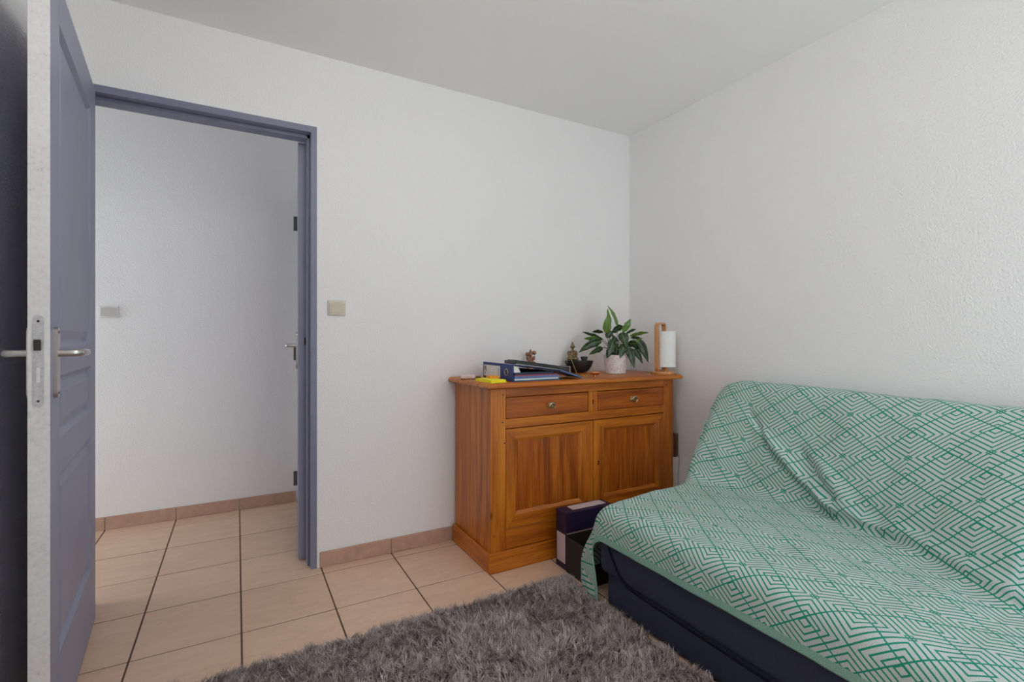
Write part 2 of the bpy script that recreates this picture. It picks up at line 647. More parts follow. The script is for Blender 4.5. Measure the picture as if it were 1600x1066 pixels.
struct(G().box((HALL_X1, TH, -0.01), (HALL_X1 + TH, HALL_Y, ZC)).build('wall_hall_right', 'wall'), 'hallway end wall behind the hallway door')
g = G()
g.box((HALL_X0 - TH, 0, -0.01), (HALL_X0, HWY0, ZC))
g.box((HALL_X0 - TH, HWY1, -0.01), (HALL_X0, HALL_Y + TH, ZC))
g.box((HALL_X0 - TH, HWY0, HWZ1), (HALL_X0, HWY1, ZC))
g.box((HALL_X0 - TH, HWY0, -0.01), (HALL_X0, HWY1, HWZ0))
struct(g.build('wall_hall_left', 'wall'), 'far end wall of the hallway with an opening to daylight')
struct(G().box((HALL_X0, 0.0, -0.01), (X0 - TH, TH, ZC)).build('wall_hall_near', 'wall'), 'hallway wall on the near side')
struct(G().box((HALL_X0 - TH, Y0 - TH, ZC), (X1 + TH, HALL_Y + TH, ZC + 0.08)).build('ceiling', 'ceil'), 'white textured ceiling')

# floor: a grout bed with every tile laid on it
floor = struct(G().box((HALL_X0, Y0 - TH, -0.06), (X1 + TH, HALL_Y + TH, -0.0018)).build('floor', 'grout'), 'beige ceramic tile floor with dark joints')
TX, TY = 0.33209, 0.338
GX0, GY0 = -2.25712, -0.07084
J = 0.0060
g = G().box((-TX / 2 + J / 2, -TY / 2 + J / 2, -0.0055), (TX / 2 - J / 2, TY / 2 - J / 2, 0.0), 0.0012)
tile_me = g.mesh('tile')
tile_me.materials.append(MAT['tile'])
for i in range(-6, 7):
    for j in range(-10, 4):
        cx, cy = GX0 + (i + 0.5) * TX, GY0 + (j + 0.5) * TY
        if cy < -0.2 and cx < X0 - TX / 2:
            continue
        if cy > 0.2 and (cx > HALL_X1 + 0.2 or cx < -3.6):
            continue
        if cy + TY / 2 < Y0:
            continue
        o = bpy.data.objects.new('tile', tile_me)
        COL.objects.link(o)
        o.parent = floor
        o.location = (cx, cy, random.uniform(-0.0004, 0.0004))

# skirting tiles
BH = 0.073


def skirting(name, spans, axis, face, sign):
    base = sempty(name, (0, 0, 0), 'row of beige tile skirting along the foot of the wall')
    cache = {}
    for (a, b) in spans:
        g = G()
        if axis == 0:
            y = sorted((face, face + sign * 0.009))
            g.box((a, y[0], 0.0005), (b, y[1], BH), 0.0015)
        else:
            x = sorted((face, face + sign * 0.009))
            g.box((x[0], a, 0.0005), (x[1], b, BH), 0.0015)
        g.build('skirting_tile', 'skirt', base)
    return base


def spans(a, b, joints, gap=0.003):
    js = [a] + [j for j in joints if a + 0.02 < j < b - 0.02] + [b]
    return [(js[i] + gap / 2, js[i + 1] - gap / 2) for i in range(len(js) - 1)]


jx = [GX0 + k * TX for k in range(-7, 8)]
jy = [GY0 + k * TY for k in range(-12, 5)]
skirting('baseboard_back', spans(DX1 + 0.012, -0.012, jx), 0, 0.0, -1)
skirting('baseboard_right', spans(Y0, -0.012, jy), 1, 0.0, -1)
skirting('baseboard_hall', spans(-3.6, -1.932, jx), 0, HALL_Y, -1)

# metal door frame (pressed steel profile with a rebate)
tr = sempty('trim_1', (0, 0, 0), 'blue-grey metal door frame around the doorway')
FL = 0.0253
g = G()
prof = [(DX1, -0.005), (DX1 - FL, -0.005), (DX1 - FL, 0.042), (DX1 - FL - 0.011, 0.042), (DX1 - FL - 0.011, TH + 0.005), (DX1, TH + 0.005)]
g.prism(prof, 0.0, DZ - 0.001)
g.build('jamb', 'paint2', tr)
g = G()
prof = [(DX0, -0.005), (DX0 + FL, -0.005), (DX0 + FL, 0.042), (DX0 + FL + 0.011, 0.042), (DX0 + FL + 0.011, TH + 0.005), (DX0, TH + 0.005)]
g.prism(prof, 0.0, DZ - 0.001)
g.build('jamb', 'paint2', tr)
g = G()
prof = [(-0.0052, DZ), (-0.0052, DZ - FL - 0.003), (0.042, DZ - FL - 0.003), (0.042, DZ - FL - 0.018), (TH + 0.0052, DZ - FL - 0.018), (TH + 0.0052, DZ)]
g.prism(prof, DX0 + 0.0005, DX1 - 0.0005, axes=(1, 2, 0))
g.build('head', 'paint2', tr)
g = G()
for z in (0.20, 1.015, 1.88):
    g.lathe((DX1 - FL - 0.0005, 0.022, z), [(0.004, 0), (0.004, 0.0015), (0.002, 0.002)], 12, axis=(-1, 0, 0))
g.build('buffer_pad', 'copper', tr)

# window behind the camera
win = sempty('window_1', (0, 0, 0), 'white framed window behind the viewpoint')
g = G()
fw = 0.06
yy0, yy1 = Y0 - 0.075, Y0 - 0.02
g.box((WX0, yy0, WZ0), (WX0 + fw, yy1, WZ1), 0.004)
g.box((WX1 - fw, yy0, WZ0), (WX1, yy1, WZ1), 0.004)
g.box((WX0 + fw, yy0, WZ0), (WX1 - fw, yy1, WZ0 + fw), 0.004)
g.box((WX0 + fw, yy0, WZ1 - fw), (WX1 - fw, yy1, WZ1), 0.004)
g.build('window_frame', 'offwhite', win)
xm = (WX0 + WX1) / 2
G().box((xm - 0.035, yy0, WZ0 + fw), (xm + 0.035, yy1, WZ1 - fw), 0.004).build('mullion', 'offwhite', win)
for (a, b) in ((WX0 + fw, xm - 0.035), (xm + 0.035, WX1 - fw)):
    G().box((a, Y0 - 0.050, WZ0 + fw), (b, Y0 - 0.046, WZ1 - fw)).build('pane', 'glass', win)


# added globe fill lamp, out of view, to even out walls and floor
LC = (-1.90, -1.62, 2.235)
cl = thing('fill_lamp', (LC[0], LC[1], ZC), 'white globe fill lamp, added out of view to brighten the room', 'lamp')
G().lathe((LC[0], LC[1], ZC - 0.035), [(0.06, 0), (0.075, 0.006), (0.075, 0.034)], 32).build('fill_lamp_mount', 'offwhite', cl, smooth=40)
GM = NT('fill_globe')
GM.b.inputs['Emission Color'].default_value = (1.0, 0.97, 0.93, 1)
GM.b.inputs['Emission Strength'].default_value = FILL_LAMP
MAT['globe'] = GM.m
G().ball(LC, 0.15, 32, 20).build('globe', 'globe', cl, smooth=180)


# ------------------------------------------------------------------ doors
def panel_geo(w0, w1, z0, z1, M):
    """moulded panel: outer cove, bevel up to a raised field, solid to the back"""
    g = G()
    rings = [(0.0, 0.0), (0.012, -0.012), (0.020, -0.012), (0.046, -0.003)]
    vs_, f = [], []
    for (ins, dep) in rings:
        for (w, z) in ((w0 + ins, z0 + ins), (w1 - ins, z0 + ins), (w1 - ins, z1 - ins), (w0 + ins, z1 - ins)):
            vs_.append((w, dep, z))
    nR = len(rings)
    for i in range(nR - 1):
        for k in range(4):
            k2 = (k + 1) % 4
            f.append((i * 4 + k, i * 4 + k2, (i + 1) * 4 + k2, (i + 1) * 4 + k))
    f.append(tuple((nR - 1) * 4 + k for k in range(4)))
    # back skin
    o = len(vs_)
    for (w, z) in ((w0, z0), (w1, z0), (w1, z1), (w0, z1)):
        vs_.append((w, -0.040, z))
    f.append((o + 3, o + 2, o + 1, o))
    for k in range(4):
        k2 = (k + 1) % 4
        f.append((o + k, o + k2, k2, k))
    g.add(vs_, f)
    return g.xf(M)


def lever_set(root, M, w, z, side, hinge_dir=-1):
    """plate + lever on one face; side +1 = face at depth 0, -1 = face at -0.04"""
    s0 = 0.0 if side > 0 else -0.040
    g = G()
    pw, ph, pd = 0.017, 0.0905, 0.009
    n = 8
    poly = [(w + pw * math.cos(PI * i / n), z + ph - pw + pw * math.sin(PI * i / n)) for i in range(n + 1)]
    poly += [(w + pw * math.cos(PI + PI * i / n), z - ph + pw + pw * math.sin(PI + PI * i / n)) for i in range(n + 1)]
    g.prism(poly, s0, s0 + side * pd, axes=(0, 2, 1))
    g.xf(M)
    plate = g.build('handle_plate', 'steel', root, smooth=40)
    zl = z + 0.024
    pts = [(w, s0 + side * 0.006, zl), (w, s0 + side * 0.035, zl)]
    pts += [(w + hinge_dir * 0.016 * (1 - math.cos(a)), s0 + side * (0.035 + 0.016 * math.sin(a)), zl) for a in (0.4, 0.8, 1.2, 1.57)]
    pts += [(w + hinge_dir * 0.07, s0 + side * 0.052, zl), (w + hinge_dir * 0.115, s0 + side * 0.051, zl - 0.001)]
    G().tube(pts, [0.0095, 0.0095, 0.0098, 0.0100, 0.0100, 0.0098, 0.0090, 0.0085], 14).xf(M).build('lever', 'steel', plate, smooth=50)
    g = G()
    for dz in (-0.078, 0.078):
        g.lathe((w, s0 + side * pd, z + dz), [(0.0035, 0), (0.0035, 0.0012), (0.002, 0.0016)], 10, axis=(0, side, 0))
    g.xf(M)
    g.build('screw', 'copper', plate)
    return plate


def make_door(name, A, B, label, zb=0.008, zt=2.035, panels=True, edge_white=True):
    A, B = Vector((A[0], A[1], 0)), Vector((B[0], B[1], 0))
    L = (B - A).length
    d = (B - A).normalized()
    nrm = Vector((0, 0, 1)).cross(d)                 # left-hand normal; depth axis
    M = Matrix(((d.x, nrm.x, 0, A.x), (d.y, nrm.y, 0, A.y), (0, 0, 1, 0), (0, 0, 0, 1)))
    root = sempty(name, (A.x, A.y, 0), label)
    LOC[root.name] = (A.x, A.y, 0)
    P = [(1.06, 1.922), (0.818, 0.984), (0.240, 0.724)]
    w0, w1 = 0.122, 0.700
    g = G()
    T = -0.040
    if panels:
        g.box((0, T, zb), (w0, 0, zt), 0.0012, M=M)
        g.box((w1, T, zb), (L - 0.0015, 0, zt), 0.0012, M=M)
        zs = [zb] + [z for p in reversed(P) for z in p] + [zt]
        for i in range(0, len(zs), 2):
            g.box((w0, T, zs[i]), (w1, 0, zs[i + 1]), M=M)
    else:
        g.box((0, T, zb), (L - 0.0015, 0, zt), 0.0012, M=M)
    g.build('leaf', 'paint', root)
    if panels:
        for (z0, z1) in P:
            panel_geo(w0, w1, z0, z1, M).build('panel', 'paint', root)
    if edge_white:
        G().box((L - 0.0015, T - 0.0003, zb), (L, 0.0003, zt), M=M).build('leaf_edge', 'edge', root)
    return root, M, L


# room door: its hallway face looks towards the camera (depth axis = +x side)
# hinge at the back wall, free end towards the camera
d1, M1, L1 = make_door('door_1', (-2.7471, -0.0405), (-2.67549, -0.85345), 'open blue-grey panelled door with lever handles and a scuffed white edge')
lever_set(d1, M1, L1 - 0.052, 1.022, +1)
lever_set(d1, M1, L1 - 0.052, 1.022, -1)
# lock face plate in the free edge
g = G()
n = 8
pw, z0, z1 = 0.010, 0.915, 1.141
cy = -0.021
poly = [(cy + pw * math.cos(PI * i / n), z1 - pw + pw * math.sin(PI * i / n)) for i in range(n + 1)]
poly += [(cy + pw * math.cos(PI + PI * i / n), z0 + pw + pw * math.sin(PI + PI * i / n)) for i in range(n + 1)]
g.prism(poly, L1, L1 + 0.0015, axes=(1, 2, 0))
lp = g.xf(M1).build('lock_plate', 'lockplate', d1)
G().box((L1, cy - 0.0075, 1.054), (L1 + 0.009, cy + 0.0055, 1.081), 0.001, M=M1).build('latch_bolt', 'darksteel', lp)
g = G().box((L1 + 0.001, cy - 0.0035, 0.975), (L1 + 0.0022, cy + 0.0035, 1.012), 0.0006, M=M1)
g.build('dead_bolt', 'edge', lp)
g = G()
for z in (0.930, 1.126):
    g.lathe((L1 + 0.0015, cy, z), [(0.003, 0), (0.003, 0.0008), (0.001, 0.001)], 10, axis=(1, 0, 0))
g.xf(M1).build('screw', 'darksteel', lp)

# hallway door, open against the end wall, seen along its edge
d2, M2, L2 = make_door('door_2', (-1.8957, 0.9440), (-1.9737, 0.1162), 'hallway door standing open, seen along its edge', panels=False, edge_white=False)
lever_set(d2, M2, L2 - 0.052, 1.022, -1)
for z in (0.19, 0.985, 1.81):
    G().box((0.006, -0.062, z - 0.045), (0.020, -0.040, z + 0.045), 0.002, M=M2).build('hinge', 'hinge', d2)
G().box((L2 - 0.002, -0.012, 1.05), (L2 + 0.0006, -0.004, 1.085), M=M2).build('latch_bolt', 'darksteel', d2)


# ------------------------------------------------------------------ light switches
def switch(x, y, z, w, h, label, mat_p, mat_r, rw, rh):
    t = thing('light_switch', (x, y, z), label, 'switch', None)
    G().box((x - w / 2, y - 0.010, z - h / 2), (x + w / 2, y, z + h / 2), 0.003, 2).build('plate', mat_p, t, smooth=40)
    g = G()
    # rocker with gently bowed upper and lower edges
    n = 8
    poly = [(x - rw / 2 + rw * i / n, z - rh / 2 - 0.004 * math.sin(PI * i / n)) for i in range(n + 1)]
    poly += [(x + rw / 2 - rw * i / n, z + rh / 2 + 0.004 * math.sin(PI * i / n)) for i in range(n + 1)]
    g.prism(poly, y - 0.0135, y - 0.009, axes=(0, 2, 1))
    g.build('rocker', mat_r, t)
    return t


switch(-1.8542, 0.0, 1.2285, 0.082, 0.072, 'beige light switch on the white wall beside the door frame', 'beige', 'beige2', 0.070, 0.042)
switch(-2.9043, HALL_Y, 1.2305, 0.086, 0.066, 'white light switch on the hallway wall seen through the doorway', 'offwhite', 'rocker2', 0.070, 0.044)

# ------------------------------------------------------------------ sideboard
SX0, SX1, SYF, SYB = -1.2525, -0.075, -0.445, -0.022
ZT = 0.875
sb = thing('sideboard', ((SX0 + SX1) / 2, -0.24, 0), 'honey-orange pine sideboard with two drawers and two panelled doors', 'sideboard')
# top with a rounded nose
tx0, tx1, tyf, tyb = -1.288, -0.040, -0.486, -0.010


def top_slab():
    g = G()
    prof = [(0.014, 0.848), (0.004, 0.851), (0.0, 0.857), (0.001, 0.863), (0.009, 0.872), (0.016, 0.875)]
    vs_, f = [], []
    for (ins, z) in prof:
        for (x, y) in ((tx0 + ins, tyf + ins), (tx1 - ins, tyf + ins), (tx1 - ins, tyb), (tx0 + ins, tyb)):
            vs_.append((x, y, z))
    for i in range(len(prof) - 1):
        for k in range(4):
            k2 = (k + 1) % 4
            f.append((i * 4 + k, i * 4 + k2, (i + 1) * 4 + k2, (i + 1) * 4 + k))
    f.append((3, 2, 1, 0))
    f.append(tuple((len(prof) - 1) * 4 + k for k in range(4)))
    return g.add(vs_, f)


top_slab().build('top', 'pine_x', sb, smooth=35)
# plinth: front, left and right boards
G().box((-1.266, -0.462, 0.0), (-0.061, -0.446, 0.092), 0.002).build('plinth_front', 'pine_x', sb)
G().box((-1.266, -0.4455, 0.0), (-1.2528, SYB, 0.092), 0.002).build('plinth_side', 'pine_y', sb)
G().box((-0.0747, -0.4455, 0.0), (-0.061, SYB, 0.092), 0.002).build('plinth_side', 'pine_y', sb)
# corner posts
PL, PR = -1.172, -0.151
G().box((SX0, SYF, 0.0), (PL, SYF + 0.045, 0.848), 0.002).build('post', 'pine_z', sb)
G().box((PR, SYF, 0.0), (SX1, SYF + 0.045, 0.848), 0.002).build('post', 'pine_z', sb)
for (x, z) in ((-1.187, 0.818), (-1.190, 0.690), (-1.180, 0.592), (-0.128, 0.815), (-0.130, 0.705), (-1.235, 0.165)):
    G().lathe((x, SYF + 0.001, z), [(0.0042, 0), (0.0042, 0.0022), (0.003, 0.0028)], 12, axis=(0, -1, 0)).build('peg', 'brownwood', sb)
# side boards
for (a, b) in ((-0.2165, SYB), (-0.338, -0.2185), (SYF + 0.0455, -0.3385)):
    G().box((SX0 + 0.001, a, 0.0), (SX0 + 0.02, b, 0.848), 0.0015).build('side_board', 'pine_z', sb)
for (a, b) in ((-0.22, SYB), (SYF + 0.0455, -0.2215)):
    G().box((SX1 - 0.02, a, 0.0), (SX1 - 0.001, b, 0.848), 0.0015).build('side_board', 'pine_z', sb)
G().box((SX0 + 0.02, SYB - 0.008, 0.05), (SX1 - 0.02, SYB, 0.848)).build('back_board', 'pine_z', sb)
# carcass behind drawers and doors so that gaps read dark
G().box((PL - 0.002, SYF + 0.024, 0.05), (PR + 0.002, SYF + 0.040, 0.846)).build('carcass_panel', 'pine_x', sb)
# rails
G().box((PL, SYF + 0.001, 0.8065), (PR, SYF + 0.03, 0.848), 0.0015).build('top_rail', 'pine_x', sb)
G().box((PL, SYF + 0.001, 0.6585), (PR, SYF + 0.03, 0.7025), 0.0015).build('middle_rail', 'pine_x', sb)
G().box((PL, SYF + 0.001, 0.092), (PR, SYF + 0.03, 0.1845), 0.0015).build('bottom_rail', 'pine_x', sb)
cs = G().box((-0.687, SYF + 0.0005, 0.7025), (-0.628, SYF + 0.03, 0.8065), 0.0015).build('drawer_stile', 'pine_z', sb)


def keyhole(x, z, parent):
    y = SYF - 0.0005
    g = G()
    g.lathe((x, y + 0.001, z + 0.006), [(0.0042, 0), (0.0042, 0.0016)], 12, axis=(0, -1, 0))
    g.prism([(x - 0.0018, z + 0.006), (x + 0.0018, z + 0.006), (x + 0.003, z - 0.011), (x - 0.003, z - 0.011)], y - 0.0006, y + 0.001, axes=(0, 2, 1))
    return g.build('keyhole', 'black_hole', parent)


keyhole(-0.658, 0.752, cs)


def pull(x, z, parent, y, turn):
    g = G()
    g.lathe((x, y, z), [(0.014, 0), (0.014, 0.002), (0.010, 0.004), (0.006, 0.006), (0.006, 0.016), (0.008, 0.019), (0.006, 0.022)], 20, axis=(0, -1, 0))
    pts = []
    for i in range(15):
        a = math.radians(-35 + 250 * i / 14 + turn)
        pts.append((x + 0.0160 * math.cos(a), y - 0.022, z - 0.002 + 0.0160 * math.sin(a)))
    g.tube(pts, [0.0030 + 0.0028 * math.sin(PI * i / 14) for i in range(15)], 10)
    return g.build('pull', 'brass', parent, smooth=50)


for (a, b, kx, tn) in ((PL, -0.687, -0.9235, 0), (-0.628, PR, -0.385, -35)):
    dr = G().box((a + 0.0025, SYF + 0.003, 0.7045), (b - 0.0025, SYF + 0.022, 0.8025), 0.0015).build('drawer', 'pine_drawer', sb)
    pull(kx, 0.751, dr, SYF + 0.003, tn)


def cab_door(x0, x1, z0, z1, px0, px1, pz0, pz1, key):
    """mitred frame sloping in to a sunk field of upright boards"""
    yf, ym = SYF + 0.0005, SYF + 0.022
    g = G()
    o = [(x0, z0), (x1, z0), (x1, z1), (x0, z1)]
    m = 0.016
    i1 = [(px0 - m, pz0 - m), (px1 + m, pz0 - m), (px1 + m, pz1 + m), (px0 - m, pz1 + m)]
    i2 = [(px0, pz0), (px1, pz0), (px1, pz1), (px0, pz1)]
    vs_ = [(a, yf, b) for a, b in o] + [(a, yf, b) for a, b in i1] + [(a, yf + 0.003, b) for a, b in i1] + [(a, yf + 0.013, b) for a, b in i2] + [(a, ym, b) for a, b in i2] + [(a, ym, b) for a, b in o]
    f = []
    for r in range(5):
        for k in range(4):
            k2 = (k + 1) % 4
            f.append((r * 4 + k, r * 4 + k2, (r + 1) * 4 + k2, (r + 1) * 4 + k))
    for k in range(4):
        k2 = (k + 1) % 4
        f.append((20 + k, 20 + k2, k2, k))
    # stiles run upright, rails run across: two meshes would break the mitre, so the frame keeps one mesh with two materials
    g.add(vs_, f)
    d = g.build('door', 'pine_z', sb)
    d.data.materials.append(MAT['pine_x'])
    for p in d.data.polygons:
        c = p.center
        cz = c.z
        n_ = [d.data.vertices[v].co for v in p.vertices]
        wx = max(q.x for q in n_) - min(q.x for q in n_)
        wz = max(q.z for q in n_) - min(q.z for q in n_)
        p.material_index = 1 if wx > wz * 1.0 and (cz < pz0 or cz > pz1 - 0.002) else 0
    nb = 4
    ws = [0.23, 0.27, 0.24, 0.26]
    x = px0
    for k in range(nb):
        w = (px1 - px0) * ws[k]
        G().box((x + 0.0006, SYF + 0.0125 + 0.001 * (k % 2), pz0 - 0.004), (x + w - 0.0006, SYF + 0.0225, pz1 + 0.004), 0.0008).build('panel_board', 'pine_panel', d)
        x += w
    if key:
        keyhole(key[0], key[1], d)
    return d


cab_door(PL + 0.001, -0.6580, 0.187, 0.6545, -1.104, -0.742, 0.262, 0.592, None)
cab_door(-0.6540, PR - 0.001, 0.187, 0.6545, -0.570, -0.215, 0.262, 0.592, (-0.622, 0.432))

# ------------------------------------------------------------------ things on the sideboard
Z = ZT
# blue lever-arch binder lying on its side, spine to the left
bx, by0, by1 = -1.133, -0.440, -0.120
bn = thing('ring_binder', (bx + 0.14, (by0 + by1) / 2, Z), 'blue lever-arch binder lying flat with white spine label and finger hole', 'binder')
SPH = 0.083
G().box((bx, by0, Z), (bx + 0.004, by1, Z + SPH), 0.001).build('spine', 'binder', bn)
G().box((bx + 0.004, by0, Z), (bx + 0.285, by1, Z + 0.003), 0.001).build('cover', 'binder', bn)
g = G()
g.prism([(bx + 0.004, Z + SPH - 0.003), (bx + 0.004, Z + SPH), (bx + 0.26, Z + 0.047), (bx + 0.26, Z + 0.044)], by0, by1, axes=(0, 2, 1))
g.build('cover', 'binder', bn)
lb = G().box((bx - 0.0006, by0 + 0.128, Z + 0.012), (bx, by1 - 0.012, Z + 0.069)).build('spine_label', 'paper', bn)
g = G()
for (ya, yb, za, zb) in ((0.290, 0.302, 0.042, 0.064), (0.278, 0.284, 0.034, 0.064), (0.292, 0.296, 0.018, 0.036), (0.141, 0.144, 0.020, 0.062), (0.150, 0.152, 0.020, 0.062)):
    G().box((bx - 0.0009, by0 + ya, Z + za), (bx - 0.0006, by0 + yb, Z + zb)).build('print', 'ink', lb)
g = G()
ring = [Vector((bx - 0.001, by0 + 0.063 + 0.0155 * math.cos(2 * PI * i / 24), Z + 0.043 + 0.0155 * math.sin(2 * PI * i / 24))) for i in range(25)]
g.tube(ring, 0.0022, 8)
fr = g.build('finger_ring', 'steel', bn, smooth=50)
G().lathe((bx - 0.0002, by0 + 0.063, Z + 0.043), [(0.0145, 0), (0.0145, 0.0006)], 20, axis=(-1, 0, 0)).build('finger_hole', 'black', fr)
for k, (z0, z1, mt, ex) in enumerate(((0.0035, 0.0075, 'teal', 0.268), (0.0078, 0.0125, 'paper', 0.262), (0.0128, 0.0195, 'folder', 0.272), (0.0198, 0.0255, 'folder', 0.266), (0.0258, 0.0305, 'folderred', 0.262), (0.0308, 0.043, 'folderdark', 0.232))):
    o = G().box((bx + 0.012, by0 + 0.002 + 0.001 * (k % 3), Z + z0), (bx + ex, by1 - 0.004, Z + z1), 0.0008).build('divider' if mt != 'paper' else 'paper_stack', mt, bn)
g = G()
g.prism([(bx + 0.012, Z + 0.041), (bx + 0.012, Z + 0.074), (bx + 0.034, Z + 0.071), (bx + 0.050, Z + 0.041)], by0 + 0.010, by1 - 0.006, axes=(0, 2, 1))
g.build('paper_stack', 'paper', bn)

# black keyboard lying across the sloping binder cover
ang = math.atan2(SPH - 0.047, 0.256)
KB = Matrix.Translation(Vector((bx + 0.012, by0 - 0.004, Z + SPH + 0.0015))) @ Matrix.Rotation(ang, 4, 'Y')
kb = thing('keyboard', (bx + 0.12, by0 + 0.08, Z + 0.066), 'black keyboard lying tilted on top of the blue binder', 'keyboard')
G().box((0, 0, 0), (0.262, 0.115, 0.016), 0.003, M=KB).build('case', 'black', kb)
G().box((0.002, -0.0012, 0.0005), (0.260, 0.0, 0.0028), M=KB).build('edge_trim', 'steel', kb)
km = G().box((-0.0075, -0.0075, 0), (0.0075, 0.0075, 0.005), 0.0015)
key_me = km.mesh('key')
key_me.materials.append(MAT['black'])
for r in range(5):
    for c in range(13):
        o = bpy.data.objects.new('key', key_me)
        COL.objects.link(o)
        o.parent = kb
        P = KB @ Vector((0.020 + 0.0185 * c, 0.016 + 0.0205 * r, 0.0155))
        o.location = P - Vector(LOC[kb.name])
        o.rotation_euler = (0, ang, 0)

# slim blue notebook leaning off the pile
nb_a = Vector((-0.868, 0, Z + 0.0445))
nb_b = Vector((-0.728, 0, Z + 0.0025))
na = math.atan2(nb_a.z - nb_b.z, nb_b.x - nb_a.x)
NM = Matrix.Translation(Vector((nb_a.x, -0.452, nb_a.z))) @ Matrix.Rotation(na, 4, 'Y')
ln = (nb_b - nb_a).length
nbk = thing('notebook', (-0.80, -0.38, Z), 'slim blue notebook leaning from the binder down onto the sideboard top', 'notebook')
G().box((0, 0, 0.0), (ln, 0.145, 0.0022), 0.0006, M=NM).build('cover', 'folder', nbk)
G().box((0.002, 0.0015, 0.0022), (ln - 0.002, 0.143, 0.0066), 0.0005, M=NM).build('pages', 'folder', nbk)
G().box((0, 0, 0.0066), (ln, 0.145, 0.0086), 0.0006, M=NM).build('cover', 'folderdark', nbk)

# yellow and orange sticky pads
PM = Matrix.Translation(Vector((-1.254, -0.455, Z))) @ Matrix.Rotation(math.radians(4), 4, 'Z')
yp = thing('sticky_pad', (-1.20, -0.39, Z), 'bright yellow sticky note pad in front of the binder', 'notepad')
G().box((0, 0, 0), (0.082, 0.150, 0.007), 0.0006, M=PM).build('pad', 'yellow', yp)
G().box((0.001, 0.001, 0.0072), (0.081, 0.149, 0.014), 0.0006, M=PM).build('pad', 'yellow', yp)
PM = Matrix.Translation(Vector((-1.214, -0.362, Z + 0.0142))) @ Matrix.Rotation(math.radians(-8), 4, 'Z')
op = thing('sticky_pad', (-1.19, -0.33, Z + 0.0142), 'small orange sticky note pad on the yellow pad', 'notepad')
G().box((0, 0, 0), (0.050, 0.060, 0.005), 0.0004, M=PM).build('pad', 'orange', op)
G().box((0.0005, 0.0005, 0.0052), (0.0495, 0.0595, 0.010), 0.0004, M=PM).build('pad', 'orange', op)

# pale case with dark ends, lying at the back left
cm = Matrix.Translation(Vector((-1.235, -0.175, Z))) @ Matrix.Rotation(math.radians(-28), 4, 'Z')
pc = thing('pocket_case', (-1.21, -0.18, Z), 'flat pale mauve case at the left end of the sideboard top', 'case')
G().box((-0.045, -0.028, 0.001), (0.030, 0.028, 0.0205), 0.006, 2, M=cm).build('lid', 'mauve', pc, smooth=40)
G().box((-0.044, -0.027, 0.0), (0.029, 0.027, 0.005), 0.002, M=cm).build('base', 'brownwood', pc)
G().box((0.0305, -0.012, 0.0), (0.056, 0.012, 0.012), 0.004, 2, M=cm).build('end_cap', 'black', pc, smooth=40)

# black box with a pale rim behind the papers
gb = thing('storage_box', (-0.665, -0.115, Z), 'low dark grey box with a pale rim behind the notebook', 'box')
G().box((-0.772, -0.150, Z), (-0.590, -0.050, Z + 0.044), 0.005, 2).build('body', 'darkgrey', gb, smooth=40)
G().box((-0.5895, -0.149, Z + 0.002), (-0.587, -0.051, Z + 0.044), 0.001).build('rim', 'paper', gb)

# elephant-headed figurine on a small plinth
R_ = Vector((0.8734, -0.4870, 0))
F_ = Vector((0.4870, 0.8734, 0))


def blob(name, balls, mat, parent, vox=0.0022):
    g = G()
    for (c, r) in balls:
        g.ball(c, r)
    o = g.build(name, mat, parent, smooth=180)
    md = o.modifiers.new('join', 'REMESH')
    md.mode = 'VOXEL'
    md.voxel_size = vox
    md.use_smooth_shade = True
    return o


ec = Vector((-0.808, -0.068, Z))


def loc2(c, r, f, z):
    return c + R_ * r + F_ * f + Vector((0, 0, z))


ef = thing('figurine', ec, 'small mottled bronze elephant-headed figurine behind the keyboard', 'figurine')
E_ = lambda r, f, z: loc2(ec, r, f, z)
g = G()
g.lathe(ec, [(0.030, 0), (0.031, 0.012), (0.027, 0.018), (0.024, 0.040), (0.030, 0.046), (0.032, 0.054)], 24)
g.build('pedestal', 'bronze', ef, smooth=40)
body = [(E_(0, 0, 0.066), (0.028, 0.024, 0.014)), (E_(-0.018, -0.010, 0.064), (0.014, 0.012, 0.010)), (E_(0.018, -0.010, 0.064), (0.014, 0.012, 0.010)),
        (E_(0, 0, 0.085), (0.019, 0.017, 0.022)), (E_(0, 0, 0.116), (0.0135, 0.013, 0.014)),
        (E_(-0.019, -0.001, 0.094), (0.006, 0.006, 0.013)), (E_(0.021, -0.001, 0.094), (0.006, 0.006, 0.014)),
        (E_(0.0, -0.002, 0.131), (0.009, 0.009, 0.007)), (E_(0.0, -0.002, 0.139), (0.005, 0.005, 0.006))]
for i in range(7):
    body.append((E_(0.002 + 0.004 * math.sin(i * 0.7), -0.012 - 0.0015 * i, 0.113 - 0.006 * i), 0.0056 - 0.0003 * i))
bd = blob('body', body, 'bronze', ef)
for sgn in (-1, 1):
    g = G()
    q = Matrix.Rotation(-math.radians(29), 3, 'Z')
    g.ball(E_(sgn * 0.019 + 0.002, 0.002, 0.119 + 0.004 * sgn), (0.0125, 0.005, 0.012), M=q)
    g.build('ear', 'bronze', ef, smooth=180)

# black boat-shaped incense bowl, seated figurine and small oil bowl on it
bc = Vector((-0.484, -0.092, Z))
ib = thing('incense_bowl', bc, 'black half-round incense bowl at the back of the sideboard', 'bowl')
g = G()
half = 0.088
prof = [(-half, 0.072)]
for i in range(9):
    a = PI + PI * i / 8
    prof.append((0.070 * math.cos(a) * (1.0 if i in (0, 8) else 1.0) * 1.16, 0.060 + 0.060 * math.sin(a)))
prof.append((half, 0.072))
